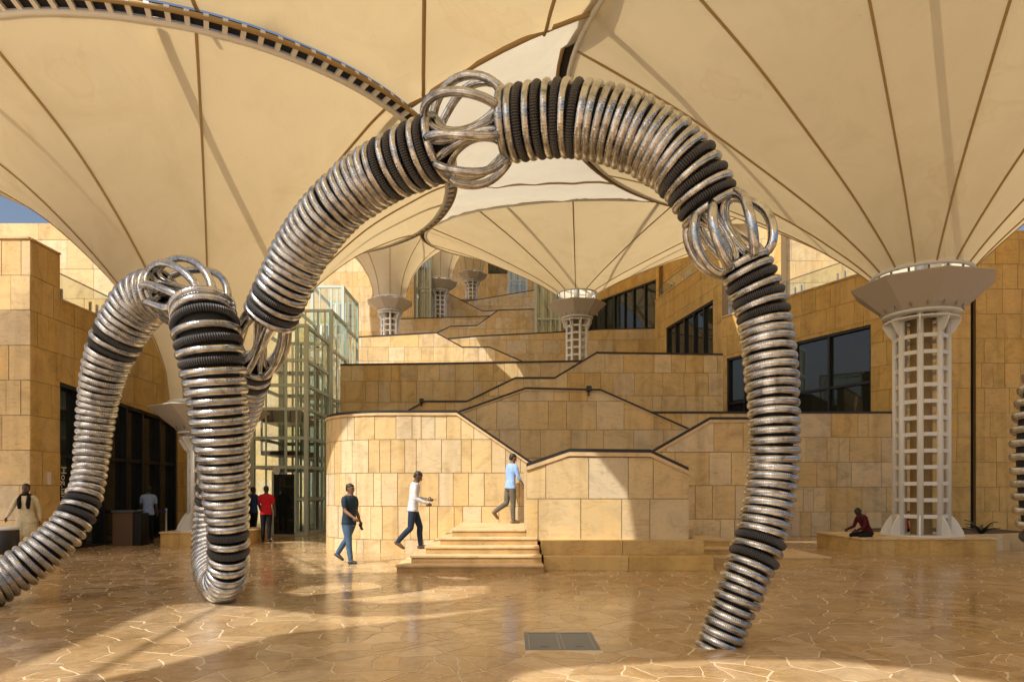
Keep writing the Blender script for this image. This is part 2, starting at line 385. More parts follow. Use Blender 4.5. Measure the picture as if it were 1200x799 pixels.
# ================================================================== CLAD WALLS
ROW = .87
def lin(pts):
    def f(u):
        if u <= pts[0][0]: return pts[0][1]
        for (a, za), (b, zb) in zip(pts, pts[1:]):
            if u <= b: return za+(zb-za)*(u-a)/(b-a) if b > a else zb
        return pts[-1][1]
    return f
def prism(mb, poly, mapf, d0, d1, mi=0):
    n = len(poly)
    vs_ = [mapf(u, z, d1) for u, z in poly]+[mapf(u, z, d0) for u, z in poly]
    mb.add(vs_, [tuple(range(n)), tuple(range(2*n-1, n-1, -1))]+[(i, n+i, n+(i+1) % n, (i+1) % n) for i in range(n)], mi)
def plan_map(P0, P1):
    P0 = Vector((P0[0], P0[1], 0)); P1 = Vector((P1[0], P1[1], 0)); e = (P1-P0).normalized(); nrm = Vector((e.y, -e.x, 0))
    def f(u, z, d): return P0+e*u+nrm*d+Vector((0, 0, z))
    f.len = (P1-P0).length; f.e = e; f.P0 = P0; f.n = nrm
    def ux(px):                               # u where the ray of photo column px meets this plan line
        k = (px-600)/F; return (k*P0.y-P0.x)/(e.x-k*e.y)
    f.ux = ux; f.uz = lambda px, py: (ux(px), Zp(py, P0.y+e.y*ux(px)))
    return f
class Wall:
    def __init__(s, name, label, mapf, top, zbot=0, openings=(), cat='wall', mat='stone', thick=.3, wr=(.34, .95), row0=0, seed=1, cap=True, coping=.0, arc=None, panels=True, rowh=ROW, group=None):
        s.map = mapf; u0, u1 = top[0][0], top[-1][0]; rr = random.Random(seed); s.top = top; s.thick = thick
        c = mapf((u0+u1)/2, 0, -thick/2); s.t = thing(name, label, cat, (c[0], c[1], zbot), group=group)
        tf = lin(top); regs = []; cuts = sorted(set([u0, u1]+[u for o in openings for u in o[:2]]))
        bp_all = [u for u, z in top]
        for a, b in zip(cuts, cuts[1:]):
            op = [o for o in openings if o[0] <= a+1e-6 and o[1] >= b-1e-6]
            if not op: regs.append((a, b, lambda u: zbot, tf))
            else:
                o = op[0]; hf = lin([(o[0], o[3]), (o[1], o[4])])
                if o[2] > zbot+.02: regs.append((a, b, lambda u: zbot, lambda u, z=o[2]: z))
                regs.append((a, b, hf, tf))
        mb = MB()
        for (a, b, lo, hi) in regs:
            us = sorted(set([a, b]+[u for u in bp_all if a < u < b]))
            if arc:
                us = sorted(set(us+[a+(b-a)*k/arc for k in range(arc+1)]))
            for p, q in zip(us, us[1:]):
                poly = [(p, lo(p)), (q, lo(q)), (q, hi(q)), (p, hi(p))]
                if hi(p)-lo(p) < 1e-4 and hi(q)-lo(q) < 1e-4: continue
                prism(mb, poly, mapf, -thick, 0)
        s.core = mb.build('wall_core', M['mortar'], s.t)
        s.count = 0
        if panels:
            for (a, b, lo, hi) in regs: s.clad(a, b, lo, hi, bp_all, rr, wr, row0, rowh, mat, arc)
        if coping: s.bar('coping', top, -.0, coping, -thick-.03, .05, M['coping'], arc)
        if cap: s.bar('handrail', top, coping+.0, coping+.075, -thick*.75, .035 if not coping else .01, M['black'], arc)
    def clad(s, a, b, lo, hi, bps, rr, wr, row0, rowh, mat, arc):
        zmin = min(lo(a), lo(b)); zmax = max(hi(a), hi(b), *[hi(u) for u in bps if a < u < b] or [hi(a)])
        k = math.floor((zmin-row0)/rowh); g = .0075
        while row0+k*rowh < zmax:
            za, zb = row0+k*rowh+g, row0+(k+1)*rowh-g; u = a
            first = True
            while u < b-1e-3:
                w = rr.uniform(*wr)
                if rr.random() < .25: w *= 1.35
                if first: w *= rr.uniform(.45, 1); first = False
                e = min(b, u+w)
                if b-e < .16: e = b
                s.panel(u+(g if u > a else .0), e-(g if e < b else .0), za, zb, lo, hi, bps, mat, rr, arc); u = e
            k += 1
    def panel(s, a, b, za, zb, lo, hi, bps, mat, rr, arc):
        us = set([a, b]+[u for u in bps if a < u < b])
        if arc:
            n = max(1, int((b-a)/.22)); us |= set(a+(b-a)*i/n for i in range(n+1))
        us = sorted(us); ex = []
        for p, q in zip(us, us[1:]):
            for fn, lev in ((hi, za), (hi, zb), (lo, za), (lo, zb)):
                fp, fq = fn(p+1e-7)-lev, fn(q-1e-7)-lev
                if fp*fq < 0: ex.append(p+(q-p)*fp/(fp-fq))
        us = sorted(set(us+ex)); run = []; polys = []
        def L(u): return max(za, min(lo(u), zb))
        def H(u): return min(zb, max(hi(u), za))
        for p, q in zip(us, us[1:]):
            m = (p+q)/2
            if min(zb, hi(m))-max(za, lo(m)) > .004: run.append((p, q))
            else:
                if run: polys.append(run); run = []
        if run: polys.append(run)
        for r in polys:
            if r[-1][1]-r[0][0] < .02: continue
            low = [(r[0][0], L(r[0][0]+1e-6))]+[(q, L(q-1e-6)) for p, q in r]; up = [(q, H(q-1e-6)) for p, q in r][::-1]+[(r[0][0], H(r[0][0]+1e-6))]
            poly = []
            for pt in low+up:
                if not poly or (abs(pt[0]-poly[-1][0])+abs(pt[1]-poly[-1][1])) > 1e-4: poly.append(pt)
            if abs(poly[0][0]-poly[-1][0])+abs(poly[0][1]-poly[-1][1]) < 1e-4: poly.pop()
            if len(poly) < 3: continue
            mb = MB(); d = .012+rr.random()*.012
            if arc and len(r) > 1:
                for p, q in r: 
                    pl = [(p, L(p+1e-6)), (q, L(q-1e-6)), (q, H(q-1e-6)), (p, H(p+1e-6))]
                    prism(mb, pl, s.map, -.002, d)
            else: prism(mb, poly, s.map, -.002, d)
            mb.build('stone_panel', M[mat], s.t); s.count += 1
    def bar(s, name, poly, lo, hi, d0, d1, m, arc=None):
        if arc:
            tf = lin(poly); us = sorted(set([u for u, z in poly]+[poly[0][0]+(poly[-1][0]-poly[0][0])*k/arc for k in range(arc+1)])); poly = [(u, tf(u)) for u in us]
        mb = MB(); vs_ = []; n = len(poly)
        for i, (u, z) in enumerate(poly):
            for (d, h) in ((d0, lo), (d1, lo), (d1, hi), (d0, hi)): vs_.append(s.map(u, z+h, d))
        fs = [(0, 1, 2, 3), tuple(4*(n-1)+k for k in (3, 2, 1, 0))]
        for i in range(n-1):
            for k in range(4): fs.append((4*i+k, 4*i+4+k, 4*i+4+(k+1) % 4, 4*i+(k+1) % 4))
        mb.add(vs_, fs); return mb.build(name, m, s.t)
def front_wall(name, label, Y, pxs, zbot, **k):
    "wall parallel to the picture plane, its top profile read off the photo"
    x0 = Xp(pxs[0][0], Y); mp = plan_map((x0, Y), (Xp(pxs[-1][0], Y), Y))
    return Wall(name, label, mp, [(Xp(px, Y)-x0, Zp(py, Y)) for px, py in pxs], zbot, **k)
def slab(name, a, b, mt='coping', kind='structure'):
    mb = MB(); mb.box(a, b); return tag(mb.build(name, M[mt]), kind=kind)

# --- drum wall at the foot of the stairs (curved at its left end)
DY = 17.8; DC = (-3.15, 20.0); DR = 2.2; ARC = math.pi/2*DR; BACK = 3.2
def drum_map(u, z, d):
    # u=0 far back on the left side, then quarter turn, then straight to the right
    if u < BACK: return Vector((DC[0]-DR-d, DC[1]+BACK-u, z))
    if u < BACK+ARC:
        a = math.pi+(u-BACK)/DR; return Vector((DC[0]+(DR+d)*math.cos(a), DC[1]+(DR+d)*math.sin(a), z))
    return Vector((DC[0]+u-BACK-ARC, DY-d, z))
us = lambda px: BACK+ARC+Xp(px, DY)-DC[0]
zt = Zp(486.5, DY)
Wall('curved_stair_wall', 'sunlit curved sandstone wall behind the walking men, its rail falling towards the landing', drum_map,
     [(0, zt), (us(535), zt), (us(622), Zp(546, DY)), (us(700), Zp(546, DY))], 0, seed=11, arc=60, wr=(.2, .52), coping=.06, row0=.33)
# V-shaped balustrade right of the block
front_wall('stair_balustrade_wall', 'sandstone balustrade rising to the right behind the steel arch leg', DY, [(700,549),(757,538),(832,495),(905,495)], 0, seed=12, coping=.07)
# block in front
BY = 14.35
bw = front_wall('stair_block_wall', 'low freestanding sandstone block with black rail, hipped at both ends beside the steps', BY, [(617,551),(667,534),(762,535),(807,556)], .55, seed=13, coping=.08, wr=(.45, 1.0), row0=.585-.02, thick=.32)
mb = MB(); mb.box((Xp(617,BY)-.045, BY-.02, .78), (Xp(617,BY), BY+.34, Zp(551,BY)+.02)); mb.build('end_coping', M['coping'], bw.t)
# inverted-V wall
front_wall('upper_stair_wall', 'sandstone stair wall with peaked black rail and a small lamp on it', 21.0, [(500,495),(537,485.5),(616,457.5),(704,459.5),(800,502),(850,524)], 2.2, seed=14, coping=.03)
# terrace retaining wall stretching to the right column
LW = front_wall('terrace_retaining_wall', 'long level sandstone wall behind the white lattice column', 24.0, [(740,484.5),(1050,484.5)], 0, seed=15)
front_wall('stepped_parapet_wall', 'sandstone parapet whose rail climbs in three slopes to a level right end', 26.0, [(470,487),(498,471.5),(547,471.5),(604,444),(650,444),(699,414.5),(847,416.5)], 3.4, seed=16)
front_wall('level_parapet_wall', 'level sandstone parapet beside the glass lift, below the small far columns', 28.0, [(399,428.5),(520,427),(690,424)], 3.8, seed=17)
front_wall('descending_parapet_wall', 'partly sunlit sandstone parapet falling in two slopes from the far left column', 42.0, [(412,396),(511,390.5),(542,407.5),(574,407.5),(630,432)], 7.2, seed=18, wr=(.5, 1.3))
front_wall('long_upper_parapet', 'long sandstone parapet behind the middle umbrella column', 44.0, [(520,398),(560,394.5),(643,390.5),(706,386.5),(779,385)], 7.5, seed=19, wr=(.5, 1.3))
front_wall('climbing_upper_parapet', 'sandstone parapet with rail climbing right towards the upper lifts', 52.0, [(500,396),(513,390),(528,383),(559,382),(584,364),(660,362)], 11.0, seed=20, wr=(.6, 1.5))
front_wall('short_upper_parapet', 'short level sandstone parapet beneath the second far column', 56.0, [(455,374.5),(471,374),(577,371)], 13.0, seed=21, wr=(.6, 1.5))
front_wall('falling_top_parapet', 'small sandstone parapet falling right between the far columns', 66.2, [(505,334),(523,343),(565,365),(590,364)], 15.5, seed=22, wr=(.6, 1.5))
front_wall('topmost_parapet', 'sandstone parapet on the topmost terrace below the far lift', 68.0, [(548,353),(558,352),(628,340),(680,336)], 17.0, seed=23, wr=(.7, 1.6))
# hillside terraces carrying all this
slab('terrace', (-5.2, 21.35, 0), (6.2, 23.7, 3.0)); slab('terrace', (-6.8, 28.35, 0), (8.3, 41.6, 6.0), 'mortar'); slab('terrace', (-12, 44.4, 0), (9, 51.6, 10.6), 'mortar')
slab('terrace', (-9.5, 56.4, 0), (14, 67.6, 15), 'mortar'); slab('terrace', (-6, 68.4, 0), (24, 79.6, 20.8), 'mortar')
# far walls
front_wall('hill_wall', 'tall sunlit sandstone wall rising behind the glass lift tower', 60.0, [(270,262),(485,262)], 0, seed=24, wr=(.8, 1.8), cap=False, rowh=1.3)
tw = 80.0; mpt = plan_map((Xp(430, tw), tw), (Xp(760, tw), tw)); o0, o1 = mpt.ux(572), mpt.ux(606)
SW = Wall('summit_wall', 'far sandstone wall with one dark window at the top of the hill', mpt, [(0, Zp(205, tw)), (mpt.len, Zp(205, tw))], 18, seed=25, wr=(1, 2), cap=False, rowh=1.5,
     openings=[(o0, o1, Zp(321, tw), Zp(290, tw), Zp(290, tw))])

# --- glazed openings -------------------------------------------------
def glazing(w, op, mull, trans=(), depth=.16, sill=True, lower=None):
    "mullions and one pane for each bay inside an opening (u0,u1,zs,zh0,zh1) of wall w"
    u0, u1, zs, h0, h1 = op; hf = lin([(u0, h0), (u1, h1)]); mp = w.map; fw = .045
    mb = MB(); prism(mb, [(u0, zs), (u1, zs), (u1, zs+.07), (u0, zs+.07)], mp, -depth-.06, -.03)
    prism(mb, [(u0, h0-.09), (u1, h1-.09), (u1, h1), (u0, h0)], mp, -depth-.06, -.03); mb.build('window_frame', M['frame_dark'], w.t)
    edges = [u0+(u1-u0)*m for m in mull]
    for e in [u0+.04]+edges+[u1-.04]:
        mb = MB(); prism(mb, [(e-fw, zs+.07), (e+fw, zs+.07), (e+fw, hf(e+fw)-.09), (e-fw, hf(e-fw)-.09)], mp, -depth-.05, -.04); mb.build('mullion', M['frame_dark'], w.t)
    cuts = [u0]+edges+[u1]
    for a, b in zip(cuts, cuts[1:]):
        zz = [zs+.07]+list(trans)
        for i, z in enumerate(zz):
            lo_ = z; last = i == len(zz)-1
            A, B = a+.045, b-.045
            if last: poly = [(A, lo_), (B, lo_), (B, hf(B)-.09), (A, hf(A)-.09)]
            else: poly = [(A, lo_), (B, lo_), (B, zz[i+1]), (A, zz[i+1])]
            mb = MB(); prism(mb, poly, mp, -depth-.02, -depth); mb.build('pane', M['dark_glass'], w.t)
            if i > 0:
                mb = MB(); prism(mb, [(A, z-.05), (B, z-.05), (B, z+.05), (A, z+.05)], mp, -depth-.04, -.06); mb.build('transom', M['frame_dark'], w.t)
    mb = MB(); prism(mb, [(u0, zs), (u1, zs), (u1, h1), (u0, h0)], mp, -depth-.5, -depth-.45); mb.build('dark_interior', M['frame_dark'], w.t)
glazing(SW, (o0, o1, Zp(321, tw), Zp(290, tw), Zp(290, tw)), (.33, .66))
# --- right-hand building: three saw-tooth faces
m1 = plan_map((9.75, 31.7), (13.6, 24.0))
top1 = 9.63; op1 = (m1.ux(852), m1.ux(1021), 4.0, 7.68, 7.68)
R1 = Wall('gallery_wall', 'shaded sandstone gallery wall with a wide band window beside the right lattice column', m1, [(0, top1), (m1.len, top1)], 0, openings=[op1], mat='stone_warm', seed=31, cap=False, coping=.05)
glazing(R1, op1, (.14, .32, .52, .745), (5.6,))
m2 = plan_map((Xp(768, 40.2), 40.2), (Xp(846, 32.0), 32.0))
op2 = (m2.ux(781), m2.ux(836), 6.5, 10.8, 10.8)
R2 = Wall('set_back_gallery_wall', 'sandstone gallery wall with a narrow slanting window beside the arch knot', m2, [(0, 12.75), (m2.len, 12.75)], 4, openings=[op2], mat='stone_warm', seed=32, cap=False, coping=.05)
glazing(R2, op2, (.2, .4, .6, .8))
m3 = plan_map((Xp(672, 53), 53), (Xp(772, 45.0), 45.0))
op3 = (m3.ux(690), m3.ux(769), 9.0, 15.6, 15.6)
R3 = Wall('upper_gallery_wall', 'sandstone gallery wall with band window behind the middle umbrella', m3, [(0, 21), (m3.len, 21)], 8, openings=[op3], mat='stone_warm', seed=33, cap=False)
glazing(R3, op3, (.25, .4, .55, .68, .84))
# end wall on the right
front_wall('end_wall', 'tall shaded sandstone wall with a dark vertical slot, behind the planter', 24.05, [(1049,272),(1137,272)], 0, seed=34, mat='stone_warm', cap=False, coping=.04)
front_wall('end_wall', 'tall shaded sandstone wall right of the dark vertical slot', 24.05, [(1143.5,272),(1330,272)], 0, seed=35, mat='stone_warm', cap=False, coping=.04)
mb = MB(); mb.box((Xp(1136,24.2), 24.2, 0), (Xp(1145,24.2), 24.3, 10.6)); tag(mb.build('dark_slot_panel', M['frame_dark']), 'dark recessed strip between the two end walls', 'panel')
# sunlit upper storeys behind
front_wall('upper_storey_wall', 'bright sunlit upper storey wall behind the glass railing of the gallery', 34.5, [(846,262.5),(1130,262.5)], 8, seed=36, cap=False, wr=(.8, 1.6), rowh=1.1)
m4 = plan_map((Xp(744, 46.5)+1.2, 46.5), (Xp(880, 34.0)+1.5, 34.0))
Wall('inner_storey_wall', 'upper sandstone storey wall rising above the set back gallery', m4, [(0, 17.5), (m4.len, 17.5)], 9, seed=37, mat='stone_warm', cap=False)
def glass_rail(label, mp, u0, u1, z, h, n, d=-.12):
    c = mp((u0+u1)/2, z, d); t = thing('glass_railing', label, 'railing', c, group='glass railings on the wall tops')
    mb = MB(); mb.tube([mp(u0, z+h, d), mp(u1, z+h, d)], .022, 6); mb.build('top_rail', M['chrome'], t)
    for i in range(n):
        a = u0+(u1-u0)*i/n+.02; b = u0+(u1-u0)*(i+1)/n-.02
        mb = MB(); prism(mb, [(a, z), (b, z), (b, z+h-.02), (a, z+h-.02)], mp, d-.008, d+.008); mb.build('glass_pane', M['rail_glass'], t)
        for e in (a+.14, b-.14):
            mb = MB(); prism(mb, [(e-.025, z), (e+.025, z), (e+.025, z+h*.45), (e-.025, z+h*.45)], mp, d-.03, d+.03); mb.build('clamp', M['chrome'], t)
glass_rail('frameless glass railing on top of the right gallery wall', m1, .2, m1.len-.4, top1+.05, .68, 4)
glass_rail('frameless glass railing on top of the set back gallery wall', m2, .3, m2.len-.2, 12.8, .75, 4)
# --- left-hand building
mL = plan_map((-12.0, 18.1), (-12.0, 24.9)); opL = (mL.ux(66), mL.ux(208), 0, 4.5, 4.05)
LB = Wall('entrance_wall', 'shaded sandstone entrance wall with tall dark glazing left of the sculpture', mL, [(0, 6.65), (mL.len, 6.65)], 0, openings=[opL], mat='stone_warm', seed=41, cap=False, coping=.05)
glazing(LB, opL, (.16, .34, .52, .66, .83), (2.55,), depth=.22)
mLs = plan_map((-12.0, 17.0), (-12.0, 18.1))
Wall('corner_pier', 'tall corner pier of sandstone in a painted warm shade tone at the entrance with a small wall light', mLs, [(0, 7.85), (1.1, 7.85)], 0, mat='stone_warm', seed=42, cap=False, coping=.04)
front_wall('corner_front_wall', 'front face of the sandstone corner block behind the man in cream', 17.0, [(-260,280),(35.5,280)], 0, mat='stone', seed=43, cap=False, coping=.04)
front_wall('left_upper_wall', 'sunlit upper storey wall above the entrance terrace', 25.6, [(-120,262),(258,262)], 5.5, seed=44, cap=False, wr=(.8, 1.6), rowh=1.1)
front_wall('entrance_return_wall', 'sandstone return wall between the dark entrance and the lift', 24.95, [(214,475),(296,475)], 0, mat='stone_warm', seed=45, cap=False)
glass_rail('frameless glass railing on top of the entrance wall', mL, .1, 6.4, 6.7, .72, 4)
mb = MB(); p = mLs(mLs.ux(55), 1.6, .02)
mb.box((p.x-.005, p.y-.055, Zp(568, p.y)), (p.x+.06, p.y+.055, Zp(553, p.y))); bevel_mod(tag(mb.build('wall_light', mat('pale_plastic', (.68, .60, .56), .5)), 'small pale rectangular wall light on the corner pier', 'wall light'), .01)

# ================================================================== STEPS, PLINTHS
st = thing('entrance_steps', 'five pale sandstone steps wrapping round to the left below the landing', 'steps', (-.6, 14.5, 0))
h5 = .156; yf = [13.33, 13.65, 13.97, 14.29, 14.61]; xl = [Xp(465, 13.33), Xp(482, 13.65), Xp(499, 13.97), Xp(516, 14.29), Xp(530, 14.61)]; xr = [.62, .59, .56, .53, .50]
for i in range(5):
    yb = 17.79
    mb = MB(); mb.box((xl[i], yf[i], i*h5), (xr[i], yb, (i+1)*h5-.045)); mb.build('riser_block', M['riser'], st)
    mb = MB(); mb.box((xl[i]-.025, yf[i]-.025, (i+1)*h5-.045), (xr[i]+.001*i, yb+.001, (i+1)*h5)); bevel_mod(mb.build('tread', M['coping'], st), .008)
slab('landing', (.50, 14.70, .60), (3.9, 17.78, .781), 'coping')
pl = thing('seat_plinth', 'two tall sandstone seat steps running along the foot of the stair block', 'plinth', (2.2, 14.2, 0))
for i, (x0, x1, y0, z0, z1) in enumerate(((.635, 4.05, 13.70, 0, .287), (.60, 3.95, 14.02, .287, .585))):
    n = 2
    for k in range(n):
        a = x0+(x1-x0)*k/n+.004; b = x0+(x1-x0)*(k+1)/n-.004
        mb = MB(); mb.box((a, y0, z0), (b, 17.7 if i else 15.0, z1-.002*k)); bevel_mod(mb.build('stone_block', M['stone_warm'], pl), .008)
s2 = thing('side_steps', 'shallow sandstone steps behind the foot of the steel arch', 'steps', (5.2, 15.5, 0))
for i, (x0, x1, y0) in enumerate(((4.06, 7.0, 15.0), (4.06, 5.95, 15.5), (4.0, 5.1, 16.0))):
    mb = MB(); mb.box((x0, y0, i*.15), (x1, 17.7, (i+1)*.15-.04)); mb.build('riser_block', M['stone_warm'], s2)
    mb = MB(); mb.box((x0-.004, y0-.02, (i+1)*.15-.04), (x1+.02, 17.7-.01*i, (i+1)*.15)); bevel_mod(mb.build('tread', M['coping'], s2), .008)
def plinth(label, x0, x1, y0, y1, z, n):
    t = thing('column_plinth', label, 'plinth', ((x0+x1)/2, (y0+y1)/2, 0))
    for k in range(n):
        a = x0+(x1-x0)*k/n+.003; b = x0+(x1-x0)*(k+1)/n-.003
        mb = MB(); mb.box((a, y0, 0), (b, y1, z-.05)); mb.build('stone_block', M['stone_warm'], t)
    mb = MB(); mb.box((x0-.03, y0-.03, z-.05), (x1+.03, y1+.03, z)); bevel_mod(mb.build('top_slab', M['coping'], t), .01)
plinth('low sandstone plinth under the left umbrella column', -10.15, -7.9, 19.7, 22.3, .42, 4)
plinth('low sandstone plinth under the right lattice column with a seated person', 8.75, 12.1, 17.05, 19.6, .43, 4)
t = thing('planter_wall', 'low sandstone planter edge curving away beside the right column', 'planter', (14, 18.8, 0))
pts = [(12.14, 18.1), (13.2, 18.35), (14.3, 18.8), (15.4, 19.5), (16.6, 20.4)]
for (a, b) in zip(pts, pts[1:]):
    mp = plan_map(a, b); mb = MB(); prism(mb, [(.0, 0), (mp.len-.006, 0), (mp.len-.006, .42), (.0, .42)], mp, -.4, 0); mb.build('stone_block', M['stone'], t)
mb = MB(); mb.add([(12.2,18.6,.3),(13.2,18.8,.3),(14.3,19.25,.3),(16.5,20.8,.3),(16.6,23.9,.3),(12.2,23.9,.3)], [(0,1,2,3,4,5)]); tag(mb.build('planter_soil', M['ground_dirt']), kind='structure')

# ================================================================== UMBRELLA CANOPIES
PROF = catmull([(0, 0), (.006, .06), (.025, .16), (.10, .32), (.30, .555), (.58, .79), (.865, .945), (1, 1)], 6)
PROF2 = catmull([(0, 0), (.045, .07), (.115, .165), (.225, .30), (.40, .485), (.63, .71), (.84, .88), (1, 1)], 6)
PROF3 = catmull([(0, 0), (.02, .12), (.07, .26), (.19, .44), (.42, .65), (.7, .84), (1, 1)], 6)
def lattice_column(u, cx, cy, z0, zc0, zc1, rs=.60, fins=True, detail=True):
    col = MB(); n = 8; a0 = rad(12)
    pts8 = [(cx+rs*math.cos(a0+2*math.pi*k/n), cy+rs*math.sin(a0+2*math.pi*k/n)) for k in range(n)]
    cs = thing_part = link('column', MB_box_mesh(cx, cy, z0), u, M['white']); keep(cs)
    mb = MB(); mb.tube([(cx, cy, z0+.03), (cx, cy, zc0+.02)], .26, 16); mb.build('drain_pipe', M['seam'], cs)
    for (x, y) in pts8:
        mb = MB(); mb.tube([(x, y, z0+.03), (x, y, zc0+.02)], .078, 10); mb.build('post', M['white'], cs)
    z = z0+.46
    while z < zc0-.3:
        mb = MB()
        for k in range(n):
            (xa, ya), (xb, yb) = pts8[k], pts8[(k+1) % n]; A = Vector((xa, ya, 0)); B = Vector((xb, yb, 0)); e = (B-A).normalized(); q = Vector((e.y, -e.x, 0))*.035
            mb.hexa([A-q+Vector((0,0,z)), B-q+Vector((0,0,z)), B+q+Vector((0,0,z)), A+q+Vector((0,0,z)), A-q+Vector((0,0,z+.10)), B-q+Vector((0,0,z+.10)), B+q+Vector((0,0,z+.10)), A+q+Vector((0,0,z+.10))])
        mb.build('ring_beam', M['white'], cs); z += .425
    if fins:
        for k in range(n):
            a = a0+2*math.pi*k/n; d = Vector((math.cos(a), math.sin(a), 0)); q = Vector((-d.y, d.x, 0))*.02; c = Vector((cx, cy, z0))
            prof = [(rs+.04, .02), (rs+.36, .02), (rs+.34, .12), (rs+.22, .36), (rs+.12, .5), (rs+.04, .56)]
            mb = MB(); nn = len(prof)
            mb.add([c+d*r+Vector((0,0,z))-q for r, z in prof]+[c+d*r+Vector((0,0,z))+q for r, z in prof], [tuple(range(nn)), tuple(range(2*nn-1, nn-1, -1))]+[(i, nn+i, nn+(i+1) % nn, (i+1) % nn) for i in range(nn)])
            mb.build('base_fin', M['white'], cs)
            prof = [(rs+.04, 0), (rs+.30, -.16), (rs+.30, -.24), (rs+.16, -.5), (rs+.04, -.62)]
            mb = MB(); nn = len(prof); c2 = Vector((cx, cy, zc0))
            mb.add([c2+d*r+Vector((0,0,z))-q for r, z in prof]+[c2+d*r+Vector((0,0,z))+q for r, z in prof], [tuple(range(nn)), tuple(range(2*nn-1, nn-1, -1))]+[(i, nn+i, nn+(i+1) % nn, (i+1) % nn) for i in range(nn)])
            mb.build('bracket', M['white'], cs)
        mb = MB(); mb.lathe([(rs-.05, -.2), (rs+.28, -.2), (rs+.28, -.165), (rs-.05, -.165)], (cx, cy, zc0), 24, smooth=False); mb.build('bracket_ring', M['white'], cs)
    # hopper-shaped octagonal capital
    mb = MB(); mb.lathe([(.30, .0), (.88, .0), (1.74, zc1-zc0), (1.70, zc1-zc0+.03), (.88, .10), (.30, .10)], (cx, cy, zc0), 8, smooth=False, a0=rad(22.5+10)); cp = mb.build('capital', M['grey_cap'], u)
    mb = MB(); mb.lathe([(.55, -.05), (.93, -.05), (.93, .0), (.55, .0)], (cx, cy, zc0), 32); mb.build('collar', M['white'], cp)
    return pts8
def MB_box_mesh(cx, cy, z0):
    mb = MB(); mb.lathe([(.05, 0), (.98, 0), (.98, .03), (.05, .03)], (cx, cy, z0), 24, smooth=False); return mb.mesh('column_base_plate')
def umbrella(label, cx, cy, z0, zc0, zc1, rx, ry, R, zr, tilt=(0, 0), nseam=12, a_off=0, zneck=None, rungs=False, fins=True, rneck=1.15, col=True, prof=None, struts=8):
    u = thing('umbrella_canopy', label, 'canopy', (cx, cy, z0), group='funnel canopies over the court')
    zn = zneck if zneck else zc1+.25
    nA = 96; mb = MB(); vs_ = []; fs = []; P = prof or PROF
    def surf(a, t_r, t_z, off=0):
        r = rneck+(R-rneck)*t_r; x = (cx*(1-t_r)+rx*t_r)+r*math.cos(a); y = (cy*(1-t_r)+ry*t_r)+r*math.sin(a)
        zt_ = zr+tilt[0]*R*math.cos(a)+tilt[1]*R*math.sin(a)
        # cloth bellies a little between the seams
        ph = ((a-a_off)*nseam/(2*math.pi)) % 1
        z = zn+(zt_-zn)*t_z-off*.0
        s_ = math.sin(math.pi*ph)*.10*math.sin(math.pi*min(1, t_r*1.02))*min(1, R/8)
        return Vector((x, y, z+s_-off))
    for (tr_, tz_) in P:
        for k in range(nA):
            a = 2*math.pi*k/nA+a_off; p = surf(a, tr_, tz_)
            w = noise.noise(Vector((p.x*.9, p.y*.9, p.z*.4)))*.05*max(0, tr_-.6)*2
            vs_.append(p+Vector((0, 0, w)))
    for i in range(len(P)-1):
        for k in range(nA): fs.append((i*nA+k, i*nA+(k+1) % nA, (i+1)*nA+(k+1) % nA, (i+1)*nA+k))
    mb.add(vs_, fs, 0, True); fab = mb.build('fabric', M['fabric'], u)
    for k in range(nseam):
        a = a_off+2*math.pi*k/nseam; mb = MB(); vv = []
        for i, (tr_, tz_) in enumerate(P):
            p = surf(a, tr_, tz_); tang = Vector((-math.sin(a), math.cos(a), 0)); rr_ = Vector((math.cos(a), math.sin(a), 0))
            wd = .020+.014*tr_; q = P[min(i+1, len(P)-1)]; o_ = P[max(i-1, 0)]
            sl = surf(a, q[0], q[1])-surf(a, o_[0], o_[1]); nrm = sl.cross(tang).normalized()
            if nrm.z > 0: nrm = -nrm
            vv += [p-tang*wd+nrm*.004, p-tang*wd*.9+nrm*.034, p+tang*wd*.9+nrm*.034, p+tang*wd+nrm*.004]
        ff = []
        for i in range(len(P)-1):
            for j in range(4): ff.append((4*i+j, 4*i+4+j, 4*i+4+(j+1) % 4, 4*i+(j+1) % 4))
        mb.add(vv, ff); mb.build('seam', M['seam'], fab)
    # rim: inner and outer hoop joined by rungs like a ladder
    def rimp(a, dr, dz): 
        return Vector((rx+(R+dr)*math.cos(a), ry+(R+dr)*math.sin(a), zr+tilt[0]*R*math.cos(a)+tilt[1]*R*math.sin(a)+dz))
    nh = 120
    mb = MB(); mb.tube([rimp(2*math.pi*k/nh, 0, .0) for k in range(nh)], .07, 8, closed=True); rim = mb.build('rim_hoop', M['white'], u)
    mb = MB(); mb.tube([rimp(2*math.pi*k/nh, .30, .10) for k in range(nh)], .055, 6, closed=True); mb.build('outer_hoop', M['seam'], rim)
    mb = MB(); b_ = MB()
    for k in range(nh): b_.add([rimp(2*math.pi*k/nh, .02, .075), rimp(2*math.pi*(k+1)/nh, .02, .075), rimp(2*math.pi*(k+1)/nh, .32, .17), rimp(2*math.pi*k/nh, .32, .17)], [(0, 1, 2, 3)])
    b_.build('gutter', M['core'], rim)
    if rungs:
        nr = 130
        base = MB(); base.box((-.04, -.05, -.035), (.36, .05, .035)); me = base.mesh('rung')
        for k in range(nr):
            a = 2*math.pi*k/nr; o = link('rung', me, rim, M['white']); 
            o.matrix_basis = world_m(rim).inverted() @ Matrix.Translation(rimp(a, .0, .02)) @ Matrix.Rotation(a, 4, 'Z') @ Matrix.Rotation(-.3, 4, 'Y')
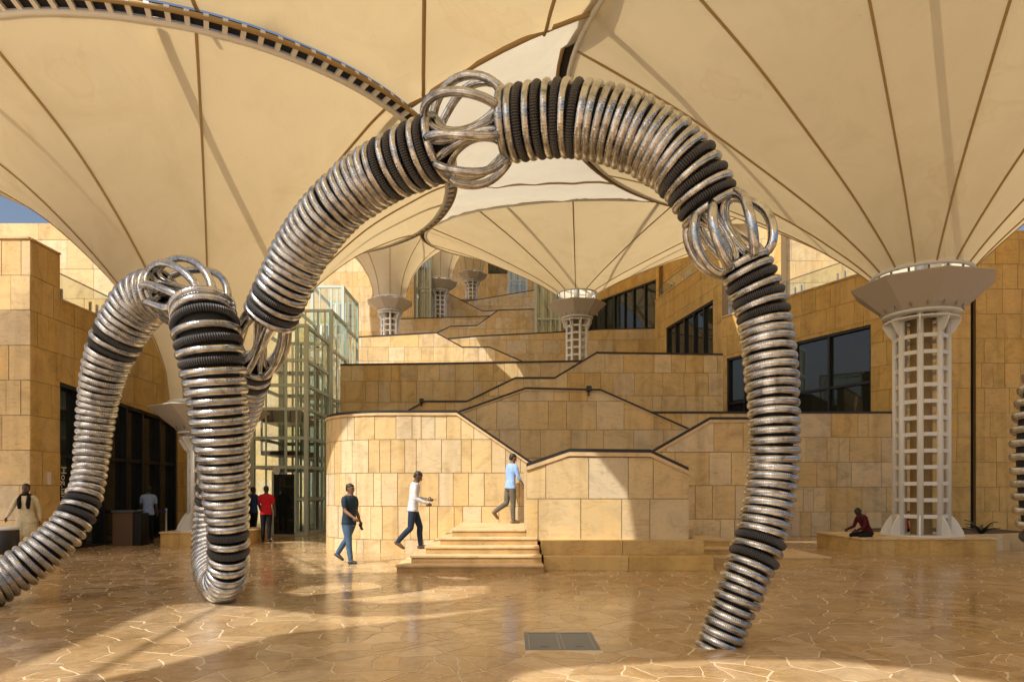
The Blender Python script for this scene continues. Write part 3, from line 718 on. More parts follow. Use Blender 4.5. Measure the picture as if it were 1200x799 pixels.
    if struts:
        for k in range(struts):
            a = 2*math.pi*(k+.35)/struts; p = rimp(a, -.1, .1); q = Vector((cx, cy, zr-1.2))
            mb = MB(); mb.tube([p, q], .085, 6); mb.build('tie_strut', M['white'], rim)
        mb = MB(); mb.tube([(cx, cy, zn-.4), (cx, cy, zr-.6)], .16, 10); mb.build('mast', M['white'], u)
    # neck hoop and lantern between capital and cloth
    mb = MB(); mb.tube([(cx+(rneck+.01)*math.cos(2*math.pi*k/40), cy+(rneck+.01)*math.sin(2*math.pi*k/40), zn) for k in range(40)], .06, 8, closed=True); nk = mb.build('neck_hoop', M['white'], u)
    if col:
        for k in range(16):
            a = 2*math.pi*k/16; x = math.cos(a); y = math.sin(a)
            mb = MB(); mb.tube([(cx+(rneck-.02)*x, cy+(rneck-.02)*y, zn), (cx+(rneck-.2)*x, cy+(rneck-.2)*y, zc0+.05)], .03, 6); mb.build('neck_strut', M['chrome'], nk)
        lattice_column(u, cx, cy, z0, zc0, zc1, fins=fins)
    return u
umbrella('big funnel canopy with a ladder rim and short column behind the coiled sculpture', -9.15, 20.75, .42, 3.35, 4.05, -9.1, 20.5, 7.1, 11.0, nseam=10, a_off=rad(-68), zneck=4.2, rungs=True)
umbrella('big funnel canopy on the tall white lattice column', 10.85, 18.1, .43, 6.25, 7.0, 10.6, 18.3, 9.1, 12.6, nseam=16, a_off=rad(8), zneck=7.3, prof=PROF2)
umbrella('middle funnel canopy above the stair terraces', 3.8, 40, 6.0, 11.7, 12.45, 4.2, 40, 9.2, 16.3, (0, .17), nseam=12, a_off=rad(-99), zneck=13.1, fins=True, prof=PROF2)
umbrella('nearest of the three small far canopies, beside the lift tower', Xp(457, 50), 50, 10.6, 14.7, 15.35, Xp(457, 50), 50, 9, 22.6, (0, .0), nseam=9, zneck=15.6, prof=PROF3)
umbrella('second of the three small far canopies, between its two neighbours', Xp(515, 64), 64, 15, 20.3, 21.0, Xp(515, 64), 64, 9, 28.6, (0, .0), nseam=9, zneck=21.3, prof=PROF3)
umbrella('topmost of the small far canopies, nearest the summit window', Xp(553, 74), 74, 20.8, 24.3, 24.9, Xp(553, 74), 74, 9, 32.6, (0, .0), nseam=9, zneck=25.2, prof=PROF3)

# ------------------------------------------------- filler membranes between the umbrellas
def pip(p, poly):
    x, y = p; c = False
    for i in range(len(poly)):
        (x1, y1), (x2, y2) = poly[i], poly[i-1]
        if (y1 > y) != (y2 > y) and x < (x2-x1)*(y-y1)/(y2-y1)+x1: c = not c
    return c
def membrane(name, label, bnd, step, mt, holes=(), relax=60, cat='canopy', zfun=None):
    pts = [Vector((p[0], p[1])) for p in bnd]; zs = [p[2] if len(p) > 2 else 0 for p in bnd]; nb = len(bnd)
    edges = [(i, (i+1) % nb) for i in range(nb)]
    for hpoly in holes:
        b = len(pts); pts += [Vector(p) for p in hpoly]; zs += [0]*len(hpoly); edges += [(b+i, b+(i+1) % len(hpoly)) for i in range(len(hpoly))]
    poly = [(p[0], p[1]) for p in bnd]
    x0, x1 = min(p[0] for p in poly), max(p[0] for p in poly); y0, y1 = min(p[1] for p in poly), max(p[1] for p in poly)
    y = y0+step*.5
    while y < y1:
        x = x0+step*.5
        while x < x1:
            if pip((x, y), poly): pts.append(Vector((x+.01*math.sin(y*7), y+.01*math.sin(x*5)))); zs.append(None)
            x += step
        y += step
    V, E, Fc, ov, oe, of = geometry.delaunay_2d_cdt(pts, edges, [], 0, 1e-5)
    Z = []; fixed = []
    for i, v in enumerate(V):
        z = None
        for s in ov[i]:
            if s < len(zs) and zs[s] is not None: z = zs[s]
        fixed.append(z is not None and zfun is None)
        Z.append(zfun(v.x, v.y) if zfun else (z if z is not None else sum(p[2] for p in bnd)/nb))
    faces = []
    for f in Fc:
        c = (sum(V[i].x for i in f)/3, sum(V[i].y for i in f)/3)
        if pip(c, poly) and not any(pip(c, h_) for h_ in holes): faces.append(tuple(f))
    if not zfun:
        nb_ = [set() for _ in V]
        for f in faces:
            for a in f:
                for b in f:
                    if a != b: nb_[a].add(b)
        for _ in range(relax*4):
            for i in range(len(V)):
                if not fixed[i] and nb_[i]: Z[i] = sum(Z[j] for j in nb_[i])/len(nb_[i])
    mb = MB(); mb.add([(v.x, v.y, z) for v, z in zip(V, Z)], faces, 0, True)
    t = thing(name, label, cat, (poly[0][0], poly[0][1], zs[0] or 11.5)); o = mb.build('fabric', M[mt], t)
    def zat(x, y):
        nn = sorted(((V[i].x-x)**2+(V[i].y-y)**2+1e-4, Z[i]) for i in range(len(V)))[:5]; return sum(z/d for d, z in nn)/sum(1/d for d, z in nn)
    return t, o, zat
def edge_band(parent, pts, r=.06, m='seam', name='edge_cable'):
    mb = MB(); mb.tube(pts, r, 6); return mb.build(name, M[m], parent)
def rimpt(cx, cy, R, z, a, dr=.2, dz=.25): return (cx+(R+dr)*math.cos(a), cy+(R+dr)*math.sin(a), z+dz)
# near one: hangs between the left and right rims
L = lambda a: rimpt(-9.1, 20.5, 7.1, 11.0, rad(a), .22, .28)
A_ = L(-27); B_ = (2.15, 15.75, 12.75)
bnd1 = [L(a) for a in range(-80, -27, 4)]+[A_]
nE = 8
arc1 = [tuple(A_[j]+(B_[j]-A_[j])*k/nE+(-.35*math.sin(math.pi*k/nE) if j == 1 else 0) for j in range(3)) for k in range(1, nE+1)]
front1 = [(2.5, 13.5, 12.75), (-1, 13.3, 12.2), (-4, 13.2, 11.7), (-6.5, 13.1, 11.45)]
t1, f1, z1 = membrane('filler_canopy', 'tan fabric panel stretched between the two big funnel rims', bnd1+arc1+front1, .5, 'fabric')
edge_band(t1, [A_]+arc1, .075)
for (p, q) in (((-6.35, 14.1), (-6.3, 13.15)), ((-2.2, 16.9), (-1.7, 13.3)), ((.75, 16.0), (1.2, 13.5))):
    mb = MB(); pts = [(p[0]+(q[0]-p[0])*k/8, p[1]+(q[1]-p[1])*k/8) for k in range(9)]
    mb.tube([(x, y, z1(x, y)-.02) for x, y in pts], .045, 6); mb.build('seam', M['seam'], f1)
# pale one further back
Rr = lambda a: rimpt(10.6, 18.3, 9.1, 12.6, rad(a), .2, .2)
Mm = lambda a: (4.2+9.24*math.cos(rad(a)), 40+9.24*math.sin(rad(a)), 16.3+.17*9.2*math.sin(rad(a))+.0)
bnd2 = [L(a) for a in (-27, -18, -9, 0, 9, 18, 27)]+[Mm(a) for a in range(-158, -57, 3)]+[Rr(a) for a in (112, 125, 138, 150, 162, 174, 186)]+[B_]+[tuple(p) for p in arc1[-2::-1]]
t2, f2, z2 = membrane('filler_canopy', 'pale fabric panel stretched between the three funnel rims above the stairs', bnd2, .7, 'fabric_skylit')
def seam_line(fab, zf, p, q, n=14, r=.03):
    mb = MB(); mb.tube([(p[0]+(q[0]-p[0])*k/n, p[1]+(q[1]-p[1])*k/n, zf(p[0]+(q[0]-p[0])*k/n, p[1]+(q[1]-p[1])*k/n)-.035) for k in range(n+1)], r*1.3, 6); mb.build('seam', M['seam'], fab)
seam_line(f2, z2, (-2.5, 26), (4.2, 25.3))
# unseen canopy over the plaza, its openings shaped to cast the sun patches
ZD = 11.5; sh = lambda P: [(x-SX*ZD, y-SY*ZD) for x, y in P]
H1 = [(-4.25, 4.6), (-4.4, 5.9), (-4.57, 7.3), (-4.9, 9.5), (-4.55, 9.75), (-3.9, 9.5), (-3.0, 8.95), (-2.1, 8.6), (-1.2, 8.75), (-.1, 9.4), (-.9, 8.65), (-1.9, 8.05), (-2.65, 7.6), (-2.85, 7.0), (-3.2, 6.2), (-3.7, 5.5), (-3.9, 4.6)]
H2 = [(2.5, 17.5), (2.6, 16.2), (3.1, 15.8), (3.3, 15.3), (2.85, 14.62), (.8, 14.5), (.55, 13.75), (-2.0, 13.75), (-2.6, 13.2), (-3.6, 12.9), (-4.1, 13.2), (-5.0, 15.4), (-6.1, 18.0), (-6.9, 20.5)]
H4 = [(-3.6, 11.3), (-2.9, 12.2), (-1.9, 12.75), (-1.0, 12.6), (-.5, 11.8), (-.45, 10.7), (-.9, 9.95), (-1.9, 9.6), (-3.1, 10.05), (-3.7, 10.7)]
H3 = [(-.1, 5.2), (-.02, 5.75), (.15, 6.05), (.55, 6.22), (1.2, 6.34), (2.0, 6.42), (2.9, 6.38), (3.5, 6.05), (3.95, 5.6), (4.3, 4.2), (3.0, 3.2), (.5, 3.4)]
deck = [(-19.5, -5.5), (16, -5.5), (16, 10.0), (10, 10.4), (7, 11.3), (5.2, 13.0), (3.8, 13.6), (-2.2, 13.5), (-3.6, 13.2)]
far = sh([(2.6, 20.7)])[0]
deck += [(far[0]+.05, 13.1)]+sh(H2)+[(-14.1, 13.4), (-19.5, 13.4)]
membrane('unseen_shade_canopy', 'unseen tan fabric canopy over the front plaza, openings shaped to cast the sun patches', [(x, y, ZD) for x, y in deck], 1.0, 'fabric', holes=[sh(H1), sh(H3), sh(H4)], zfun=lambda x, y: ZD+.25*math.sin(x*.5)*math.sin(y*.45))
mb = MB(); c0 = sh([(-3.5, 4.5)])[0]; c1 = sh([(-4.15, 10.2)])[0]; mb.tube([(c0[0], c0[1], ZD), (c1[0], c1[1], ZD)], .05, 6)
c2 = sh([(-5.9, 17.6)])[0]; c3 = sh([(-2.8, 12.0)])[0]; mb2 = MB(); mb2.tube([(c2[0], c2[1], ZD), (c3[0], c3[1], ZD)], .04, 6)
tag(mb.build('canopy_cable', M['black']), 'cable spanning the opening of the unseen front plaza canopy', 'cable')
tag(mb2.build('canopy_cable', M['black']), 'cable crossing the canopy opening above the sunlit stairs', 'cable')

# ================================================================== LIFT TOWERS
def lift_tower(label, x0, x1, y0, y1, z0, z1, levels, pr=.07, cab=None, shaft=True, back=True):
    t = thing('lift_tower', label, 'lift', ((x0+x1)/2, (y0+y1)/2, z0), group='glass lifts on the hillside')
    xs = [x0, (x0+x1)/2, x1]; G = M['green_frame']
    for x in (x0, x1):
        for y in (y0, y1):
            mb = MB(); mb.box((x-pr, y-pr, z0), (x+pr, y+pr, z1)); mb.build('post', G, t)
    mb = MB(); mb.box((x0-pr*.6+(x1-x0)*.62, y0-pr*.5, z0), (x0+pr*.6+(x1-x0)*.62, y0+pr*.5, z1)); mb.build('post', G, t)
    for fx in (.25, .82):
        mb = MB(); mb.box((x0-.025+(x1-x0)*fx, y0-.03, z0), (x0+.025+(x1-x0)*fx, y0+.03, z1-.1)); mb.build('mullion', G, t)
    for fx in (.35, .7):
        mb = MB(); mb.box((x1-.03, y0+(y1-y0)*fx-.025, z0), (x1+.03, y0+(y1-y0)*fx+.025, z1-.1)); mb.build('mullion', G, t)
    lv = [z0+.05]+list(levels)+[z1-.06]
    for z in lv:
        for (a, b) in (((x0+pr, y0-pr*.8), (x1-pr, y0+pr*.8)), ((x0+pr, y1-pr*.8), (x1-pr, y1+pr*.8)), ((x0-pr*.8, y0+pr), (x0+pr*.8, y1-pr)), ((x1-pr*.8, y0+pr), (x1+pr*.8, y1-pr))):
            mb = MB(); mb.box((a[0], a[1], z-.05), (b[0], b[1], z+.06)); mb.build('rail', G, t)
    for za, zb in zip(lv, lv[1:]):
        mb = MB(); mb.box((x0+pr, y0-.012, za+.06), (x1-pr, y0+.012, zb-.05)); mb.build('glass_pane', M['glass'], t)
        mb = MB(); mb.box((x1-.012, y0+pr, za+.06), (x1+.012, y1-pr, zb-.05)); mb.build('glass_pane', M['glass'], t)
    if shaft:
        for k in range(5):
            x = x0+(x1-x0)*(.16+.17*k); mb = MB(); mb.tube([(x, y1-.5, z0), (x, y1-.5, z1-.2)], .045, 6); mb.build('guide_rail', M['white'] if k % 2 else M['hatch'], t)
        for z in levels[::1]:
            mb = MB(); mb.box((x0+.15, y1-.75, z-.12), (x1-.15, y1-.6, z+.0)); mb.build('bracket_beam', M['hatch'], t)
    if back:
        mb = MB(); mb.box((x0+.05, y1+.08, z0), (x1-.05, y1+.14, z1)); mb.build('shaft_back', M['stone'], t)
    if cab:
        a, b = cab
        mb = MB(); mb.box((x0+.2, y0+.25, a), (x1-.2, y1-.85, a+.16)); c = mb.build('cabin', M['frame_dark'], t)
        mb = MB(); mb.box((x0+.2, y0+.25, b), (x1-.2, y1-.85, b+.2)); mb.build('cabin_roof', M['frame_dark'], c)
        for x in (x0+.22, x0+(x1-x0)*.5, x1-.22):
            mb = MB(); mb.box((x-.03, y0+.26, a+.16), (x+.03, y0+.32, b)); mb.build('cabin_post', M['chrome'], c)
        mb = MB(); mb.box((x0+.22, y1-.95, a+.16), (x1-.22, y1-.9, b)); mb.build('cabin_wall', M['glass'], c)
        for k in range(3):
            mb = MB(); mb.box((x0+.3+.45*k, y0+.4, b+.2), (x0+.6+.45*k, y1-1.2, b+.48)); mb.build('machine', M['frame_dark'], c)
    return t
lt = lift_tower('glass lift tower with pale green steel frame beside the curved wall', Xp(296, 24.6), Xp(359, 24.6), 24.6, 27.6, 0, 7.6, (1.3, 2.45, 3.5, 4.55, 5.4, 6.3), cab=(2.9, 4.1), back=False)
X0, X1 = Xp(322, 24.6), Xp(346, 24.6)
mb = MB(); mb.box((X0, 24.5, .05), (X1, 24.58, 2.2)); dr = mb.build('lift_door', M['dark_glass'], lt)
for (a, b) in ((X0-.07, X0), (X1, X1+.07)):
    mb = MB(); mb.box((a, 24.48, .05), (b, 24.6, 2.3)); mb.build('door_jamb', M['green_frame'], dr)
mb = MB(); mb.lathe([(0, 0), (.13, 0), (.13, .03), (0, .03)], (0, 0, 0), 20, smooth=False); o = mb.build('round_sign', M['white'], lt, world=False); o.matrix_basis = world_m(lt).inverted() @ Matrix.Translation(W(324, 551, 24.45)) @ Matrix.Rotation(rad(90), 4, 'X')
lift_tower('second glass lift tower stepping up behind the first', Xp(348, 29), Xp(388, 29), 29, 31.5, 0, 9.3, (3, 5.5, 7.6), cab=None, back=False)
lift_tower('rearmost and tallest of the stepped glass lift towers', Xp(366, 33), Xp(402, 33), 33, 36, 0, 11.5, (5, 7.5, 9.6), cab=None, back=False)
lift_tower('small glass lift standing under the edge of the middle umbrella', Xp(628, 50.5), Xp(656, 50.5), 50.5, 51.6, 10.6, Zp(322, 50.5), (14.3,), cab=None, pr=.09)
lift_tower('topmost small glass lift below the summit window', Xp(596, 69), Xp(617, 69), 69, 71, 20.8, Zp(296, 69), (22.8,), cab=None, pr=.1)
lift_tower('pale glass lift half hidden behind the second far column', Xp(487, 62), Xp(504, 62), 62, 64, 15, Zp(300, 62), (17, 20), cab=None, pr=.1)
for (px, py, Y, lab) in ((690, 456, 20.9, 'small black floodlight on the peaked stair rail'), (494, 470, 25.85, 'small black floodlight at the foot of the climbing parapet rail')):
    p = W(px, py, Y); t = thing('floodlight', lab, 'lamp', p-Vector((0, 0, .12)))
    mb = MB(); mb.box((p.x-.08, p.y-.08, p.z-.06), (p.x+.08, p.y+.06, p.z+.1)); bevel_mod(mb.build('lamp_head', M['black'], t), .02)
    mb = MB(); mb.tube([(p.x, p.y, p.z-.2), (p.x, p.y, p.z-.05)], .025, 8); mb.build('bracket', M['black'], t)

# ================================================================== RING SCULPTURE
def torus_mesh(name, R, r, nu=44, nv=10):
    mb = MB(); pts = [(R*math.cos(2*math.pi*k/nu), R*math.sin(2*math.pi*k/nu), 0) for k in range(nu)]
    mb.tube(pts, r, nv, closed=True); return mb.mesh(name)
TOR = {}
def torus(kind, R, mr):
    R = round(R/.015)*.015; mr = round(mr/.004)*.004
    if (kind, R, mr) not in TOR:
        me = torus_mesh(kind, R, mr if kind == 'steel_ring' else mr*.98); me.materials.append(M['steel' if kind == 'steel_ring' else 'rubber']); TOR[(kind, R, mr)] = me
    return TOR[(kind, R, mr)]
def sample_path(raw, n=14):
    P = [(*W(px, py, Y), w*.5*Y/F) for px, py, Y, w in raw]
    C = catmull(P, n); L = [0]
    for a, b in zip(C, C[1:]): L.append(L[-1]+math.dist(a[:3], b[:3]))
    return C, L
def at_len(C, L, s):
    s = max(0, min(L[-1], s)); i = 0
    while i < len(L)-2 and L[i+1] < s: i += 1
    t = (s-L[i])/max(1e-6, L[i+1]-L[i]); a, b = C[i], C[i+1]
    p = Vector([a[j]+(b[j]-a[j])*t for j in range(3)]); r = a[3]+(b[3]-a[3])*t
    i0, i1 = max(i-3, 0), min(i+4, len(C)-1); d = (Vector(C[i1][:3])-Vector(C[i0][:3])).normalized()
    return p, d, r
rs = random.Random(5)
def ring_run(parent, raw, pitch0, pitch1, blacks_start=(), blacks_end=(), black_at=()):
    C, L = sample_path(raw); s = .0; tot = L[-1]; pos = []
    while s < tot: 
        pos.append(s); s += pitch0+(pitch1-pitch0)*s/tot
    n = len(pos); k_ = tot/pos[-1]; pos = [p*k_ for p in pos]
    for i, s in enumerate(pos):
        p, d, r = at_len(C, L, s)
        blk = i in blacks_start or (n-1-i) in blacks_end or any(i in (round(b*n), round(b*n)+2) for b in black_at)
        mr = min(.056, (pitch0+(pitch1-pitch0)*s/tot)*.478); me = torus('rubber_ring' if blk else 'steel_ring', r-mr, mr)
        q = d.to_track_quat('Z', 'Y').to_matrix().to_4x4()
        jit = Matrix.Rotation(rs.uniform(-.025, .025), 4, 'X') @ Matrix.Rotation(rs.uniform(-.025, .025), 4, 'Y') @ Matrix.Rotation(rs.uniform(0, 6.28), 4, 'Z')
        o = bpy.data.objects.new('rubber_ring' if blk else 'steel_ring', me); COL.objects.link(o); o.parent = parent
        o.matrix_basis = world_m(parent).inverted() @ Matrix.Translation(p) @ q @ jit
    m = 60; pts = []; rr = []
    for k in range(m+1):
        p, d, r = at_len(C, L, tot*k/m); pts.append(p); rr.append(max(.05, r-.088))
    mb = MB(); mb.tube(pts, rr, 20); mb.build('inner_hose', M['core'], parent)
    return (at_len(C, L, 0), at_len(C, L, tot))
def knot(parent, e0, e1, n=8, bulge=1.42, tr=.042, twist=.5, ph=0, ext=.0, pull=.4):
    (p0, d0, r0), (p1, d1, r1) = e0, e1
    gap = (p1-p0).length; c0 = p0+d0*gap*pull; c1 = p1-d1*gap*pull; r = (r0+r1)/2
    def bez(t):
        u = 1-t; return p0*u**3+c0*3*u*u*t+c1*3*u*t*t+p1*t**3
    def frame(t):
        tt = min(max(t, 0), 1); d = (bez(min(tt+.02, 1))-bez(max(tt-.02, 0))).normalized()
        ref = Vector((0, 1, 0)); a = (ref-d*ref.dot(d)).normalized(); return d, a, d.cross(a)
    tt0 = -ext/gap if gap > .2 else -.2
    for k in range(n):
        ph_ = ph+2*math.pi*(k+rs.uniform(-.18, .18))/n; pts = []
        ro = r*bulge*rs.uniform(.94, 1.05); ri = r*.14
        for j in range(36):
            al = 2*math.pi*j/36; t = .5+(.5-tt0)*math.cos(al); rho = (ro+ri)/2+(ro-ri)/2*math.sin(al)
            d, a, b = frame(t); f = ph_+twist*(t-.5)
            base = bez(min(max(t, 0), 1))+d*(gap*(t-min(max(t, 0), 1)))
            pts.append(base+(a*math.cos(f)+b*math.sin(f))*rho)
        mb = MB(); mb.tube(pts, tr, 8, closed=True); mb.build('steel_loop', M['steel'], parent)
sc = thing('ring_sculpture', 'huge serpentine arch of stacked steel and black rubber rings with open looped knots', 'sculpture', (W(845, 752, 7.1).x, 7.1, 0))
EV = (2, 4, 6)
a0, a1 = ring_run(sc, [(838,762,7.1,52),(847,741,7.1,53),(868,690,7.1,57),(892,628,7.15,60),(905,560,7.2,61),(907,500,7.2,61),(903,430,7.25,62),(893,362,7.3,62),(872,309,7.3,64)], .094, .096, blacks_end=EV, black_at=(.24,))
b0, b1 = ring_run(sc, [(833,245,7.4,74),(808,203,7.4,80),(770,171,7.45,84),(720,148,7.5,87),(660,139,7.6,87),(592,147,7.75,84)], .096, .098, blacks_start=(1, 3, 5), blacks_end=(2, 4, 6, 8))
knot(sc, a1, b0, 7, 1.36, .052, .6)
c0_, c1_ = ring_run(sc, [(515,172,8.0,78),(470,191,8.2,75),(430,213,8.4,71),(390,246,8.6,68),(355,291,8.9,65),(333,335,9.1,63),(317,370,9.3,61)], .100, .098, blacks_start=(1, 3, 5, 7), blacks_end=(1, 3))
knot(sc, b1, c0_, 8, 1.42, .050, .6, .3)
d0_, d1_ = ring_run(sc, [(298,428,9.9,46),(286,462,10.3,48),(270,510,10.7,48),(256,560,11.0,46),(249,610,11.1,44),(248,648,10.9,44),(252,674,10.45,46),(259,685,9.95,47),(266,673,9.55,47),(268,640,9.35,47),(266,600,9.25,51),(263,560,9.15,57),(258,500,9.0,67),(252,450,8.9,72),(246,410,8.85,77),(241,384,8.85,77),(237,362,8.95,75)], .096, .128, blacks_start=(1, 3), blacks_end=(2, 4, 6), black_at=(.30, .65))
knot(sc, c1_, d0_, 7, 1.12, .046, .3)
e0_, e1_ = ring_run(sc, [(192,343,10.0,60),(168,352,10.1,62),(147,380,10.2,59),(131,410,10.3,54),(120,445,10.4,48),(113,485,10.5,43),(108,530,10.5,39),(102,570,10.4,39),(88,606,10.2,43),(63,636,10.0,48),(32,661,9.8,51),(0,680,9.6,53),(-50,704,9.2,57),(-110,716,8.7,57)], .096, .118, black_at=(.18, .60))
knot(sc, d1_, e0_, 9, 1.16, .050, .3, .2, pull=.16)
s3 = thing('ring_sculpture', 'second ring sculpture of spaced steel loops, mostly hidden by the end of the plaza', 'sculpture', (7.6, 9, 0))
ring_run(s3, [(1330,725,8.6,60),(1260,680,8.6,58),(1225,620,8.6,56),(1216,560,8.6,56),(1217,500,8.6,56),(1232,440,8.6,56),(1270,390,8.6,56),(1330,370,8.6,56)], .16, .16, black_at=(.25,))

# ================================================================== PLANT
pt = thing('agave_plant', 'dark spiky leaved plant growing in the planter', 'plant', (Xp(1150, 20.2), 20.2, .3))
mL_ = mat('agave_leaf', (.035, .05, .025), .5)
for k in range(16):
    a = k*2.4; ln = rs.uniform(.3, .58); up = rs.uniform(.4, 1.2); d = Vector((math.cos(a), math.sin(a), 0)); c = Vector((Xp(1150, 20.2), 20.2, .3)); q = Vector((-d.y, d.x, 0)); vv = []; ff = []
    for i in range(6):
        t = i/5; p = c+d*ln*t+Vector((0, 0, up*ln*(t-.55*t*t)*1.6)); w = .06*math.sin(math.pi*min(1, .15+t*.85))*(1-t*.6)
        vv += [p-q*w+Vector((0, 0, .02)), p, p+q*w+Vector((0, 0, .02))]
    for i in range(5): ff += [(3*i, 3*i+1, 3*i+4, 3*i+3), (3*i+1, 3*i+2, 3*i+5, 3*i+4)]
    mb = MB(); mb.add(vv, ff, 0, True); mb.build('leaf', mL_, pt)

# ================================================================== ENTRANCE FURNITURE
dk = thing('reception_desk', 'brown reception desk beside the dark entrance doors', 'desk', (-11.4, 20.1, 0))
bm_ = mat('desk_laminate', (.14, .085, .05), .5)
mb = MB(); mb.box((-11.65, 19.9, 0), (-11.08, 20.4, .98)); bevel_mod(mb.build('desk_body', bm_, dk), .01)
mb = MB(); mb.box((-11.68, 19.86, .98), (-11.0, 20.44, 1.03)); bevel_mod(mb.build('desk_top', M['hatch'], dk), .01)
mb = MB(); mb.box((-11.08, 19.95, 0), (-10.85, 20.4, .95)); mb.build('side_panel', M['frame_dark'], dk)
belt = mat('blue_belt', (.03, .035, .16), .7)
sp = [(-11.62, 21.3), (-11.45, 22.6)]
for i, (x, y) in enumerate(sp):
    s_ = thing('queue_post', ['slim pale queue post beside the standing man, blue belt clipped to it', 'slim pale queue post at the end of the blue belt'][i], 'queue post', (x, y, 0))
    mb = MB(); mb.lathe([(0, 0), (.16, 0), (.16, .02), (.03, .04), (.028, .95), (.035, .96), (.035, 1.02), (0, 1.02)], (x, y, 0), 14); mb.build('pole', M['white'], s_)
mb = MB(); mb.hexa([(-11.0,20.3,.86),(sp[0][0],sp[0][1]-.03,.86),(sp[0][0]+.01,sp[0][1]-.03,.86),(-10.99,20.3,.86),(-11.0,20.3,.98),(sp[0][0],sp[0][1]-.03,.98),(sp[0][0]+.01,sp[0][1]-.03,.98),(-10.99,20.3,.98)])
mb.hexa([(sp[0][0],sp[0][1]+.03,.88),(sp[1][0],sp[1][1]-.03,.88),(sp[1][0]+.01,sp[1][1]-.03,.88),(sp[0][0]+.01,sp[0][1]+.03,.88),(sp[0][0],sp[0][1]+.03,.98),(sp[1][0],sp[1][1]-.03,.98),(sp[1][0]+.01,sp[1][1]-.03,.98),(sp[0][0]+.01,sp[0][1]+.03,.98)])
tag(mb.build('queue_belt', belt), 'dark blue queue belt strung from the desk past the posts', 'belt')
bn = thing('litter_bin', 'black round litter bin with a pale lid beside the man in cream', 'bin', (Xp(6, 15.4), 15.4, 0)); bc = (Xp(6, 15.4), 15.4, 0)
mb = MB(); mb.lathe([(0, 0), (.24, 0), (.27, .04), (.27, .70), (.25, .72), (0, .72)], bc, 28); mb.build('bin_body', M['black'], bn)
mb = MB(); mb.lathe([(0, .72), (.25, .72), (.26, .75), (.22, .80), (.12, .80), (.11, .76), (0, .76)], bc, 28); mb.build('bin_lid', M['white'], bn)
# lettering on the glass
def lettering(label, txt, p, size, rotm, m, name='glass_lettering'):
    cu = bpy.data.curves.new(name, 'FONT'); cu.body = txt; cu.size = size; cu.extrude = .002; cu.resolution_u = 3
    o = bpy.data.objects.new('tmp', cu); COL.objects.link(o); dg = bpy.context.evaluated_depsgraph_get(); dg.update()
    me = bpy.data.meshes.new_from_object(o.evaluated_get(dg)); bpy.data.objects.remove(o)
    ob = link(name, me, None, m); ob.matrix_basis = Matrix.Translation(p) @ rotm; return tag(ob, label, 'lettering')
ivory = mat('ivory_vinyl', (.62, .58, .48), .6)
wallrot = Matrix(((0, 0, 1, 0), (1, 0, 0, 0), (0, 1, 0, 0), (0, 0, 0, 1)))      # text lies on a wall facing +X
vert = wallrot @ Matrix.Rotation(rad(-90), 4, 'Z')
gx = -12.0-.015
lettering('tall pale vertical lettering on the dark entrance glass', 'Hog.lah', Vector((gx, 18.2, 2.26)), .30, vert, ivory)
lettering('two lines of small pale vertical lettering on the dark entrance glass', 'entrance hall\nupper gallery'.replace('entrance hall', 'ıllııllıılııl').replace('upper gallery', 'ıılıılııl'), Vector((gx, 18.95, 1.85)), .15, vert, ivory)

